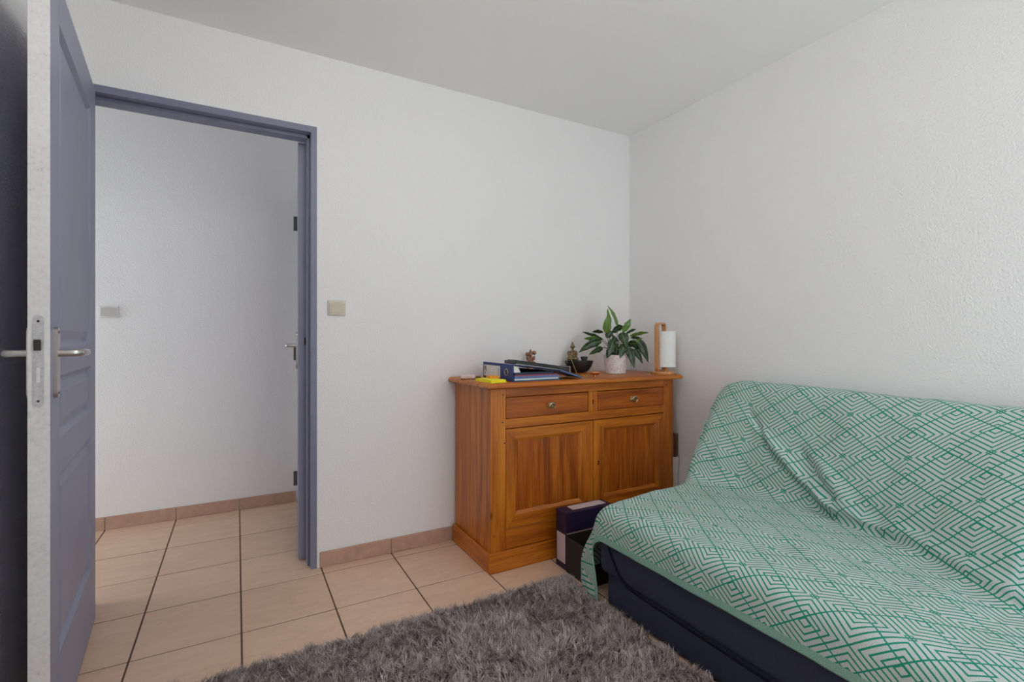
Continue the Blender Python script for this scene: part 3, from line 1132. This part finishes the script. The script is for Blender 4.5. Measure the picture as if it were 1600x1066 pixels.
# round shallow bowl
g.lathe(bc, [(0.030, 0.0), (0.036, 0.001), (0.058, 0.014), (0.074, 0.036), (0.084, 0.062), (0.086, 0.072), (0.082, 0.072), (0.076, 0.062), (0.02, 0.060)], 40)
g.v = [tuple(bc + R_ * ((Vector(p) - bc).dot(R_)) + F_ * ((Vector(p) - bc).dot(F_) * 0.62) + Vector((0, 0, p[2] - bc.z))) for p in g.v]
g.build('bowl', 'blackstone', ib, smooth=40)
G().box((-0.083, -0.030, 0.055), (0.02, 0.030, 0.0715), 0.003, M=Matrix.Translation(bc) @ Matrix.Rotation(-math.radians(29), 4, 'Z')).build('ledge', 'blackstone', ib)
bu = bc + R_ * -0.038 + Vector((0, 0, 0.0718))
sf = thing('figurine', bu, 'small olive bronze seated robed figurine on the black bowl', 'figurine')
B_ = lambda r, f, z: loc2(bu, r, f, z)
body = [(B_(0, 0, 0.013), (0.030, 0.022, 0.0135)), (B_(-0.022, -0.006, 0.012), (0.013, 0.012, 0.0115)), (B_(0.022, -0.006, 0.012), (0.013, 0.012, 0.0115)),
        (B_(0, 0.002, 0.036), (0.019, 0.014, 0.022)), (B_(0, 0.002, 0.055), (0.022, 0.012, 0.010)),
        (B_(-0.024, -0.002, 0.042), (0.007, 0.007, 0.018)), (B_(0.024, -0.002, 0.042), (0.007, 0.007, 0.018)),
        (B_(-0.014, -0.013, 0.026), (0.012, 0.006, 0.006)), (B_(0.014, -0.013, 0.026), (0.012, 0.006, 0.006)),
        (B_(0, 0.001, 0.068), (0.007, 0.007, 0.010)), (B_(0, 0, 0.085), (0.0125, 0.0125, 0.015)), (B_(0, 0.001, 0.101), (0.0075, 0.0075, 0.007)), (B_(0, 0.001, 0.109), (0.004, 0.004, 0.005)),
        (B_(0, -0.012, 0.083), (0.003, 0.003, 0.004)), (B_(-0.012, 0.002, 0.082), (0.003, 0.003, 0.007)), (B_(0.012, 0.002, 0.082), (0.003, 0.003, 0.007))]
blob('body', body, 'olive', sf)
g = G()
g.band([B_(0.018, -0.012, 0.060), B_(0.008, -0.0155, 0.048), B_(-0.008, -0.0165, 0.034), B_(-0.018, -0.016, 0.024)], (0.4, 0.2, 0.9), 0.012, 0.003)
g.build('robe_sash', 'bronze', sf)
oc = bc + R_ * 0.032 + Vector((0, 0, 0.0605))
ob = tag(G().lathe(oc, [(0.016, 0), (0.018, 0.002), (0.014, 0.010), (0.016, 0.016), (0.021, 0.026), (0.021, 0.036), (0.018, 0.036), (0.012, 0.026)], 28).build('oil_burner_cup', 'darkgrey', None, smooth=40, loc=tuple(oc)), 'small round dark grey cup beside the seated figurine', 'cup')

# incense stick leaning in a tiny holder
ic = Vector((-0.632, -0.275, Z))
it = thing('incense_stick', ic, 'thin bamboo incense stick leaning in front of the black bowl', 'incense')
top_p = Vector((-0.632, -0.275, Z)) + R_ * -0.040 + Vector((0, 0, 0.112)) + F_ * 0.02
G().tube([ic + Vector((0, 0, 0.004)), top_p], [0.0013, 0.0013], 8).build('stick', 'stick', it)
G().lathe(ic, [(0.014, 0.0), (0.014, 0.003), (0.006, 0.006), (0.003, 0.010)], 20).build('holder', 'brass', it, smooth=40)

# copper dish
cc = Vector((-0.605, -0.392, Z))
tag(G().lathe(cc, [(0.010, 0), (0.010, 0.003), (0.007, 0.005), (0.007, 0.009), (0.022, 0.012), (0.031, 0.019), (0.033, 0.025), (0.030, 0.026), (0.022, 0.019), (0.002, 0.016)], 36).build('copper_dish', 'cuprum', None, smooth=50, loc=tuple(cc)), 'small polished copper dish near the front of the sideboard top', 'dish')

# ------------------------------------------------------------------ potted plant
pc_ = Vector((-0.338, -0.250, Z))
pl = thing('potted_plant', pc_, 'leafy green houseplant in a white embossed ceramic pot', 'plant')
g = G().lathe(pc_, [(0.052, 0.0), (0.060, 0.002), (0.0615, 0.008), (0.060, 0.012), (0.062, 0.030), (0.065, 0.070), (0.067, 0.108), (0.064, 0.110), (0.061, 0.106), (0.060, 0.092)], 48)
g.build('pot', 'pot', pl, smooth=40)
G().lathe(pc_, [(0.058, 0.086), (0.060, 0.094), (0.040, 0.097), (0.010, 0.099)], 24).build('soil', 'soil', pl, smooth=60)
PX = 0.00374


def leaf(bu_, bv, tu, tv, w, bend, dep, mat, roll):
    """leaf from a pixel-measured base to tip, laid out in the plant's own frame (metres), with depth of its own"""
    def at(u, v, f):
        return pc_ + R_ * ((u - 496) / 8.2 * PX) + F_ * f + Vector((0, 0, (1.0862 - 0.875) - (v - 470.6) / 8.2 * PX))
    b, t = at(bu_, bv, dep * 0.45), at(tu, tv, dep)
    ax = (t - b)
    L = ax.length
    axn = ax.normalized()
    side = axn.cross(F_)
    if side.length < 0.1:
        side = R_.copy()
    side.normalize()
    nrm = side.cross(axn).normalized()
    if nrm.dot(F_) > 0:
        nrm = -nrm
    rot = Matrix.Rotation(roll, 3, axn)
    side, nrm = rot @ side, rot @ nrm
    vs_, f, uvs = [], [], []
    n, m = 12, 4
    for i in range(n + 1):
        s = i / n
        wd = 1.28 * w * (math.sin(PI * min(1, (s * 0.97 + 0.03)) ** 0.8) ** 0.85) * (1 - 0.25 * s)
        c = b + ax * s + Vector((0, 0, 1)) * (bend * math.sin(PI * s)) + nrm * (0.012 * math.sin(PI * s))
        for k in range(m + 1):
            x = k / m * 2 - 1
            p = c + side * (x * wd / 2) + nrm * (-0.10 * wd * (1 - x * x) + 0.10 * wd * math.sin(s * 17 + x * 2) * abs(x))
            vs_.append(p)
            uvs.append((k / m, s))
    for i in range(n):
        for k in range(m):
            a = i * (m + 1) + k
            f.append((a, a + 1, a + m + 2, a + m + 1))
    g = G().add(vs_, f)
    o = g.build('leaf', mat, pl, smooth=180)
    ul = o.data.uv_layers.new(name='UVMap')
    for lp in o.data.loops:
        ul.data[lp.index].uv = uvs[lp.vertex_index]
    md = o.modifiers.new('thick', 'SOLIDIFY')
    md.thickness = 0.0007
    # petiole
    root = pc_ + R_ * ((bu_ - 496) / 8.2 * PX * 0.12) + F_ * (dep * 0.1) + Vector((0, 0, 0.094))
    mid = root.lerp(b, 0.55) + Vector((0, 0, 0.022))
    if (b - root).length > 0.02:
        G().tube([root, root.lerp(mid, 0.6) + Vector((0, 0, 0.006)), mid, b.lerp(mid, 0.35) + Vector((0, 0, 0.004)), b + ax * 0.04], [0.0019, 0.0018, 0.0016, 0.0014, 0.0010], 6).build('stem', 'stem', pl, smooth=60)


LEAVES = [
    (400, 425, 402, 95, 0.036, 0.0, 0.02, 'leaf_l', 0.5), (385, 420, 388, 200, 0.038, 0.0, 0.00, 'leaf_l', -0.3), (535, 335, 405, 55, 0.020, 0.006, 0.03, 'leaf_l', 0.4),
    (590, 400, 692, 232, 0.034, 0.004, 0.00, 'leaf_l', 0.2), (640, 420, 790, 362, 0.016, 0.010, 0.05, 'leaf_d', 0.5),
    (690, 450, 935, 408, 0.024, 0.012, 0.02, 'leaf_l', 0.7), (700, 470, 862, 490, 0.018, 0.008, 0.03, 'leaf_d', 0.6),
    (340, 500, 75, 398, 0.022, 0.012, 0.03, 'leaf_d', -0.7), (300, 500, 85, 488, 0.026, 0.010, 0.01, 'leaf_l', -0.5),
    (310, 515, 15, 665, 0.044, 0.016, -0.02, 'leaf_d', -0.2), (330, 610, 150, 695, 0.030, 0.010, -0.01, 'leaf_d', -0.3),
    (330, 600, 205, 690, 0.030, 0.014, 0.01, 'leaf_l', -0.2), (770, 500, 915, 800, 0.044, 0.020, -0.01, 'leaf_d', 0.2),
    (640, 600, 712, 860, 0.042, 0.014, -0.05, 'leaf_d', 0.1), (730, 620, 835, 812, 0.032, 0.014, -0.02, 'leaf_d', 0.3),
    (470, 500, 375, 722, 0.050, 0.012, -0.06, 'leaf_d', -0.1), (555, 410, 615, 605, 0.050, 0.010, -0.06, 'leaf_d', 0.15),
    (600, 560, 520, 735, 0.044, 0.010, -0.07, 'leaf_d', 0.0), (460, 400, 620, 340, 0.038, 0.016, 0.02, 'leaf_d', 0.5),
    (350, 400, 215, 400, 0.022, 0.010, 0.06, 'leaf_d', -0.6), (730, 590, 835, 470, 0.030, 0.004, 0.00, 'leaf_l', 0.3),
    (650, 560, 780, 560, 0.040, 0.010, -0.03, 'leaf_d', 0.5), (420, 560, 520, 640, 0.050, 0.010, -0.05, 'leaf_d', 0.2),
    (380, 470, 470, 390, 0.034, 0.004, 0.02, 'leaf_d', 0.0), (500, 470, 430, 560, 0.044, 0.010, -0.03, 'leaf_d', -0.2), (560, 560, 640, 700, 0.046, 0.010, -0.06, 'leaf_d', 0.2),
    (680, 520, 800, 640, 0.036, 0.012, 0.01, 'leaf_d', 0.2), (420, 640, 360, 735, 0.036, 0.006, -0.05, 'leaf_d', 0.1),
]
for a in LEAVES:
    leaf(*a)

# ------------------------------------------------------------------ table lamp
lc = Vector((-0.112, -0.405, Z))
lm = thing('table_lamp', lc, 'small table lamp with bent wooden handle and white cylinder shade', 'lamp')
G().lathe(lc, [(0.066, 0.0), (0.068, 0.003), (0.068, 0.012), (0.064, 0.016), (0.01, 0.0165)], 40).build('base', 'bamboo', lm, smooth=40)
sc_ = lc + R_ * 0.015 + F_ * -0.012
pL = lc + R_ * -0.047 + F_ * -0.030
pR = lc + R_ * 0.020 + F_ * 0.052
dv = (pR - pL).normalized()
ref = dv.cross(Vector((0, 0, 1)))
H0, H1, rc = 0.016, 0.292, 0.022
pts = [pL + dv * 0.05 + Vector((0, 0, H0 + 0.003))]
pts += arc(pL + dv * rc + Vector((0, 0, H0 + rc + 0.003)), rc, -PI / 2, -PI, 6, dv, (0, 0, 1))
pts += [pL + Vector((0, 0, z)) for z in (0.08, 0.14, 0.20)]
pts += arc(pL + dv * rc + Vector((0, 0, H1 - rc)), rc, PI, PI / 2, 6, dv, (0, 0, 1))
pts += arc(pR - dv * rc + Vector((0, 0, H1 - rc)), rc, PI / 2, 0, 6, dv, (0, 0, 1))
pts += [pR + Vector((0, 0, z)) for z in (0.2, 0.12, 0.02)]
G().band(pts, ref, 0.024, 0.010).build('handle_frame', 'bamboo', lm, smooth=35)
g = G()
g.lathe(sc_, [(0.0505, 0.042), (0.0505, 0.247), (0.0490, 0.247), (0.0490, 0.042), (0.0505, 0.042)], 48)
g.f = g.f[:-2]
g.build('lamp_shade', 'shade', lm, smooth=40)
G().lathe(sc_, [(0.018, 0.0160), (0.018, 0.022), (0.010, 0.026), (0.010, 0.040), (0.016, 0.050), (0.016, 0.085)], 24).build('socket', 'bamboo', lm, smooth=40)
G().lathe(sc_, [(0.010, 0.085), (0.014, 0.092), (0.024, 0.115), (0.024, 0.130), (0.014, 0.146), (0.003, 0.150)], 24).build('bulb', 'offwhite', lm, smooth=60)

# ------------------------------------------------------------------ beside and in front of the sideboard
wb = thing('white_box', (-0.030, -0.355, 0), 'upright white panel box squeezed between the sideboard and the wall', 'box')
G().box((-0.056, -0.425, 0.0), (-0.012, -0.290, 0.386), 0.003).build('body', 'offwhite', wb)
G().box((-0.0565, -0.4262, 0.30), (-0.0115, -0.4252, 0.3855), 0.0003).build('front_strip', 'paper', wb)
bw = thing('wooden_block', (-0.030, -0.355, 0.387), 'dark brown wooden block resting on the white box beside the sideboard', 'block')
G().box((-0.0385, -0.424, 0.387), (-0.012, -0.295, 0.522), 0.002).build('block', 'brownwood', bw)
G().box((-0.058, -0.421, 0.387), (-0.0387, -0.297, 0.514), 0.002).build('dark_board', 'brownwood', bw)

p1 = thing('tall_box', (-0.80, -0.545, 0), 'upright dark purple cardboard box with pale labels beside the sofa', 'box')
G().box((-0.936, -0.598, 0.0), (-0.66, -0.512, 0.268), 0.002).build('carton', 'purple', p1)
G().box((-0.9368, -0.590, 0.030), (-0.936, -0.522, 0.165), 0.0003).build('side_label', 'whitecard', p1)
G().box((-0.880, -0.575, 0.268), (-0.68, -0.522, 0.2688), 0.0003).build('top_label', 'whitecard', p1)

p2 = thing('open_box', (-0.80, -0.70, 0), 'open black cardboard box in front of the purple box', 'box')
bx0, bx1, byb, byf, bh = -0.940, -0.665, -0.603, -0.778, 0.165
G().box((bx0, byf, 0.0), (bx1, byb, 0.003)).build('bottom', 'blackcard', p2)
G().box((bx0, byf, 0.003), (bx0 + 0.003, byb, bh), 0.0008).build('wall', 'blackcard', p2)
G().box((bx1 - 0.003, byf, 0.003), (bx1, byb, bh), 0.0008).build('wall', 'blackcard', p2)
G().box((bx0 + 0.003, byf, 0.003), (bx1 - 0.003, byf + 0.003, bh), 0.0008).build('wall', 'blackcard', p2)
G().box((bx0 + 0.003, byb - 0.003, 0.003), (bx1 - 0.003, byb, bh + 0.006), 0.0008).build('wall', 'blackcard', p2)
G().box((bx0 + 0.003, byb - 0.0032, bh + 0.0062), (bx1 - 0.003, byb, bh + 0.011)).build('torn_edge', 'cardedge', p2)

# ------------------------------------------------------------------ sofa
sofa = thing('sofa', (-0.55, -1.82, 0), 'low navy sofa bed along the right wall under a green blanket', 'sofa')
YE, YF = -0.895, -2.80
G().box((-0.968, YF, 0.012), (-0.10, YE - 0.03, 0.150), 0.012, 2).build('base', 'navy', sofa, smooth=40)
G().box((-0.990, YF, 0.138), (-0.30, YE, 0.392), 0.030, 4).build('seat_cushion', 'navy', sofa, smooth=60)
g = G().box((0, YF, 0), (0.085, YE + 0.045, 0.52), 0.030, 4)
g.xf(Matrix.Translation(Vector((-0.325, 0, 0.335))) @ Matrix.Rotation(math.radians(25), 4, 'Y'))
g.build('back_cushion', 'navy', sofa, smooth=60)
pts = [(-0.9935, -0.955, 0.27), (-0.9940, -0.985, 0.225), (-0.9945, -1.025, 0.175), (-0.9945, -1.070, 0.148), (-0.9945, -1.15, 0.142), (-0.9945, -1.4, 0.140), (-0.9945, -1.9, 0.138), (-0.9945, -2.4, 0.138), (-0.9945, YF + 0.02, 0.138)]
G().tube(pts, 0.004, 8).build('seam', 'navy_seam', sofa, smooth=60)
g = G()
for y in (YE - 0.15, YF + 0.15):
    for x in (-0.86, -0.20):
        g = G().lathe((x, y, 0), [(0.022, 0), (0.025, 0.014)], 16)
        g.build('foot', 'black', sofa)


# ------------------------------------------------------------------ blanket
def smooth01(x):
    x = np.clip(x, 0, 1)
    return x * x * (3 - 2 * x)


def blanket():
    yk = np.array([-0.60, -0.86, -0.98, -1.12, -1.40, -1.52, -1.67, -1.82, -2.03, -2.4, -3.0])[::-1]
    xk = np.array([-0.440, -0.440, -0.380, -0.325, -0.325, -0.360, -0.385, -0.455, -0.590, -0.60, -0.60])[::-1]
    na, nb = 330, 300
    A = np.concatenate([np.linspace(-0.285, 0.0, 44, endpoint=False), np.linspace(0, 1.95, na - 44)])
    Bn = np.linspace(0, 1, nb)
    V = np.zeros((na, nb, 3))
    UV = np.zeros((na, nb, 2))
    for i, a in enumerate(A):
        y = -0.875 - max(a, 0.0)
        xc = np.interp(y, yk, xk)
        ztop = 0.872 - 0.050 * (1 - smooth01((-y - 0.79) / 0.24)) + 0.006 * math.sin(y * 4.1)
        # control profile (x, z)
        zs = 0.404
        cp = np.array([
            (-1.006, 0.272), (-1.005, 0.30), (-1.003, 0.34), (-0.997, 0.372), (-0.980, 0.396), (-0.950, zs + 0.002),
            (-0.86, zs + 0.008), (-0.74, zs + 0.010), ((-0.74 + xc) / 2, zs + 0.008), (xc - 0.05, zs + 0.006), (xc, zs + 0.012), (xc + 0.03, zs + 0.036),
            (xc + (-0.15 - xc) * 0.25, zs + 0.012 + (ztop - zs) * 0.25), (xc + (-0.15 - xc) * 0.5, zs + 0.012 + (ztop - zs) * 0.50), (xc + (-0.15 - xc) * 0.78, zs + 0.012 + (ztop - zs) * 0.78),
            (-0.163, ztop - 0.036), (-0.138, ztop - 0.008), (-0.108, ztop), (-0.070, ztop - 0.008), (-0.048, ztop - 0.04), (-0.040, ztop - 0.12)])
        # smooth the polyline with Chaikin
        for _ in range(3):
            q = 0.75 * cp[:-1] + 0.25 * cp[1:]
            r = 0.25 * cp[:-1] + 0.75 * cp[1:]
            cp = np.concatenate([cp[:1], np.stack([q, r], 1).reshape(-1, 2), cp[-1:]])
        sl = np.concatenate([[0], np.cumsum(np.hypot(*np.diff(cp, axis=0).T))])
        s = Bn * sl[-1]
        x = np.interp(s, sl, cp[:, 0])
        z = np.interp(s, sl, cp[:, 1])
        # the end of the sofa slants back a little
        ye = -0.885 + (x + 0.98) * 0.10
        if a >= 0:
            yy = ye - a
            rd = np.clip(1 - a / 0.055, 0, 1)
            z = z - 0.030 * rd ** 2.2
        else:
            d = -a
            t = smooth01(d / 0.05)
            z = z - 0.030 - np.maximum(d - 0.012, 0)
            fl = smooth01(s / 0.10)
            fa = 0.085 * (1 - 0.8 * smooth01((s - 0.15) / 0.2))
            yy = ye + 0.012 * t + (fa * fl - 0.035 * (1 - fl)) * smooth01((d - 0.02) / 0.2)
            x = x + 0.020 * np.sin(d * 16 + x * 30) * smooth01((d - 0.05) / 0.15) * smooth01((s - 0.10) / 0.1)
            z = np.maximum(z, 0.012)
        V[i, :, 0], V[i, :, 1], V[i, :, 2] = x, yy, z
        UV[i, :, 0] = a
        UV[i, :, 1] = s
    # gathered folds: (points on the cloth, depth, width)
    du = np.gradient(V, axis=0)
    dvv = np.gradient(V, axis=1)
    N = np.cross(dvv, du)
    N /= np.linalg.norm(N, axis=2, keepdims=True) + 1e-9
    N *= np.sign(N[:, :, 2:3] + 1e-6) * np.where(N[:, :, 2:3] == 0, 1, 1)
    folds = [
        ([(-0.20, -1.02, 0.74), (-0.227, -1.09, 0.673), (-0.278, -1.16, 0.573), (-0.310, -1.28, 0.494), (-0.325, -1.39, 0.430), (-0.36, -1.52, 0.414), (-0.385, -1.67, 0.414)], -0.030, 0.014),
        ([(-0.215, -1.04, 0.70), (-0.26, -1.20, 0.60), (-0.29, -1.31, 0.52), (-0.32, -1.43, 0.46), (-0.345, -1.54, 0.435), (-0.375, -1.68, 0.435)], 0.032, 0.022),
        ([(-0.25, -1.276, 0.628), (-0.30, -1.38, 0.53), (-0.335, -1.46, 0.46), (-0.36, -1.56, 0.425)], -0.024, 0.013),
        ([(-0.24, -1.33, 0.62), (-0.29, -1.44, 0.53), (-0.34, -1.54, 0.45)], 0.020, 0.026),
        ([(-0.37, -1.60, 0.430), (-0.42, -1.75, 0.412), (-0.50, -1.90, 0.412), (-0.59, -2.03, 0.412), (-0.60, -2.3, 0.41)], -0.018, 0.012),
        ([(-0.36, -1.66, 0.460), (-0.42, -1.80, 0.440), (-0.50, -1.93, 0.432), (-0.58, -2.06, 0.432)], 0.022, 0.022),
        ([(-0.33, -0.90, 0.56), (-0.40, -0.92, 0.46), (-0.46, -0.96, 0.41)], -0.013, 0.014),
        ([(-0.30, -0.93, 0.58), (-0.37, -0.97, 0.46), (-0.42, -1.03, 0.42)], 0.013, 0.018),
        ([(-0.60, -1.30, 0.41), (-0.66, -1.50, 0.41), (-0.74, -1.66, 0.41)], 0.006, 0.035),
        ([(-0.55, -1.55, 0.41), (-0.64, -1.72, 0.41), (-0.76, -1.90, 0.41)], -0.006, 0.030),
    ]
    D = np.zeros((na, nb))
    P = V.reshape(-1, 3)
    for pts, amp, wd in folds:
        pts = np.array(pts)
        best = np.full(len(P), 9.0)
        tt = np.zeros(len(P))
        nseg = len(pts) - 1
        for k in range(nseg):
            a_, b_ = pts[k], pts[k + 1]
            ab = b_ - a_
            t = np.clip(((P - a_) @ ab) / (ab @ ab), 0, 1)
            dd = np.linalg.norm(P - (a_ + t[:, None] * ab), axis=1)
            m = dd < best
            best[m] = dd[m]
            tt[m] = (k + t[m]) / nseg
        w = np.exp(-(best / wd) ** 2) * np.clip(np.sin(PI * (0.06 + 0.9 * tt)), 0, 1) ** 0.6
        D += (amp * w).reshape(na, nb)
    # soft random wrinkles
    ph = rng.uniform(0, 6.28, 10)
    X_, Y_, Z_ = V[..., 0], V[..., 1], V[..., 2]
    D += 0.0022 * np.sin(19 * Y_ + 11 * X_ + ph[0]) * np.sin(9 * X_ - 6 * Y_ + ph[1])
    D += 0.0014 * np.sin(37 * Y_ - 17 * X_ + 13 * Z_ + ph[2]) * np.sin(13 * X_ + 21 * Z_ + ph[3])
    D += 0.0010 * np.sin(55 * Y_ + 30 * X_ + 9 * Z_ + ph[4]) * np.sin(23 * Y_ - 31 * X_ + ph[5])
    mask = np.where(A >= 0, 1.0, 0.0)[:, None] * np.ones(nb)[None]
    V = V + N * (D * mask)[..., None]
    idx = np.arange(na * nb).reshape(na, nb)
    F = np.stack([idx[:-1, :-1], idx[:-1, 1:], idx[1:, 1:], idx[1:, :-1]], -1).reshape(-1, 4)
    base = np.array((-0.55, -1.82, 0.0))
    me = bpy.data.meshes.new('blanket')
    me.from_pydata((V.reshape(-1, 3) - base).tolist(), [], F.tolist())
    me.update()
    ul = me.uv_layers.new(name='UVMap')
    li = np.empty(len(me.loops), np.int32)
    me.loops.foreach_get('vertex_index', li)
    ul.data.foreach_set('uv', UV.reshape(-1, 2)[li].astype(np.float32).ravel())
    me.polygons.foreach_set('use_smooth', [True] * len(me.polygons))
    me.materials.append(MAT['blanket'])
    o = bpy.data.objects.new('blanket', me)
    COL.objects.link(o)
    o.location = tuple(base)
    md = o.modifiers.new('thick', 'SOLIDIFY')
    md.thickness = 0.003
    md.offset = 1
    tag(o, 'green and white geometric woven blanket draped over the sofa', 'blanket')


blanket()

# ------------------------------------------------------------------ shag rug
RX0, RX1, RY0, RY1 = -2.62, -0.986, -2.1, -0.672
rg = thing('rug', ((RX0 + RX1) / 2, (RY0 + RY1) / 2, 0.0), 'grey-brown shag pile rug on the tiles in front of the sofa', 'rug')
G().box((RX0 + 0.01, RY0 + 0.01, 0.0006), (RX1 - 0.01, RY1 - 0.01, 0.012), 0.004).build('backing', 'rugback', rg)


def pile():
    nc, per = 27000, 6
    n = nc * per
    cx = rng.uniform(RX0 + 0.014, RX1 - 0.008, nc)
    cy = RY1 - 0.010 - (RY1 - RY0 - 0.03) * rng.uniform(0, 1, nc) ** 1.35
    # tufts lean with a slowly turning nap; the yarns of one tuft stay together
    cth = 2.2 * np.sin(3.1 * cx + 1.3 * cy) + 1.9 * np.cos(4.3 * cy - 2.2 * cx) + 1.6 * np.sin(13 * cx + 9 * cy) + 1.3 * np.cos(17 * cy - 8 * cx) + rng.normal(0, 1.3, nc)
    clean = np.clip(rng.normal(0.95, 0.32, nc), 0.1, 1.45)
    cL = rng.uniform(0.026, 0.050, nc)
    ctone = rng.normal(0, 0.16, nc)
    rep = lambda q: np.repeat(q, per)
    x = rep(cx) + rng.normal(0, 0.0042, n)
    y = rep(cy) + rng.normal(0, 0.0042, n)
    th = rep(cth) + rng.normal(0, 0.34, n)
    lean = np.clip(rep(clean) + rng.normal(0, 0.12, n), 0.05, 1.5)
    L = rep(cL) * rng.uniform(0.82, 1.08, n)
    w = rng.uniform(0.0008, 0.0014, n)
    dx, dy = np.cos(th), np.sin(th)
    px_, py_ = -dy, dx
    z0 = np.full(n, 0.010)
    h1, r1 = L * 0.55 * np.cos(lean * 0.55), L * 0.55 * np.sin(lean * 0.55)
    h2, r2 = h1 + L * 0.45 * np.cos(lean * 1.3), r1 + L * 0.45 * np.sin(lean * 1.3)
    verts = np.empty((n, 5, 3))
    verts[:, 0] = np.stack([x - px_ * w, y - py_ * w, z0], 1)
    verts[:, 1] = np.stack([x + px_ * w, y + py_ * w, z0], 1)
    verts[:, 2] = np.stack([x + dx * r1 + px_ * w, y + dy * r1 + py_ * w, z0 + h1], 1)
    verts[:, 3] = np.stack([x + dx * r1 - px_ * w, y + dy * r1 - py_ * w, z0 + h1], 1)
    verts[:, 4] = np.stack([x + dx * r2, y + dy * r2, np.maximum(z0 + h2, 0.004)], 1)
    verts -= np.array(LOC[rg.name])
    me = bpy.data.meshes.new('pile')
    k = np.arange(n)[:, None] * 5
    quads = k + np.array([[0, 1, 2, 3]])
    tris = k + np.array([[3, 2, 4]])
    me.vertices.add(n * 5)
    me.vertices.foreach_set('co', verts.astype(np.float32).ravel())
    loops = np.concatenate([quads, tris], 1).ravel().astype(np.int32)
    me.loops.add(len(loops))
    me.loops.foreach_set('vertex_index', loops)
    me.polygons.add(n * 2)
    st = np.stack([np.arange(n) * 7, np.arange(n) * 7 + 4], 1).ravel().astype(np.int32)
    me.polygons.foreach_set('loop_start', st)
    me.update(calc_edges=True)
    at = me.attributes.new('tint', 'FLOAT', 'POINT')
    tone = np.clip(0.45 + rep(ctone) + 0.14 * rng.normal(0, 1, n), 0, 1)
    tv = np.repeat(tone[:, None], 5, 1)
    at.data.foreach_set('value', tv.astype(np.float32).ravel())
    me.materials.append(MAT['pile'])
    o = bpy.data.objects.new('pile', me)
    COL.objects.link(o)
    o.parent = rg
    o['kind'] = 'stuff'


pile()
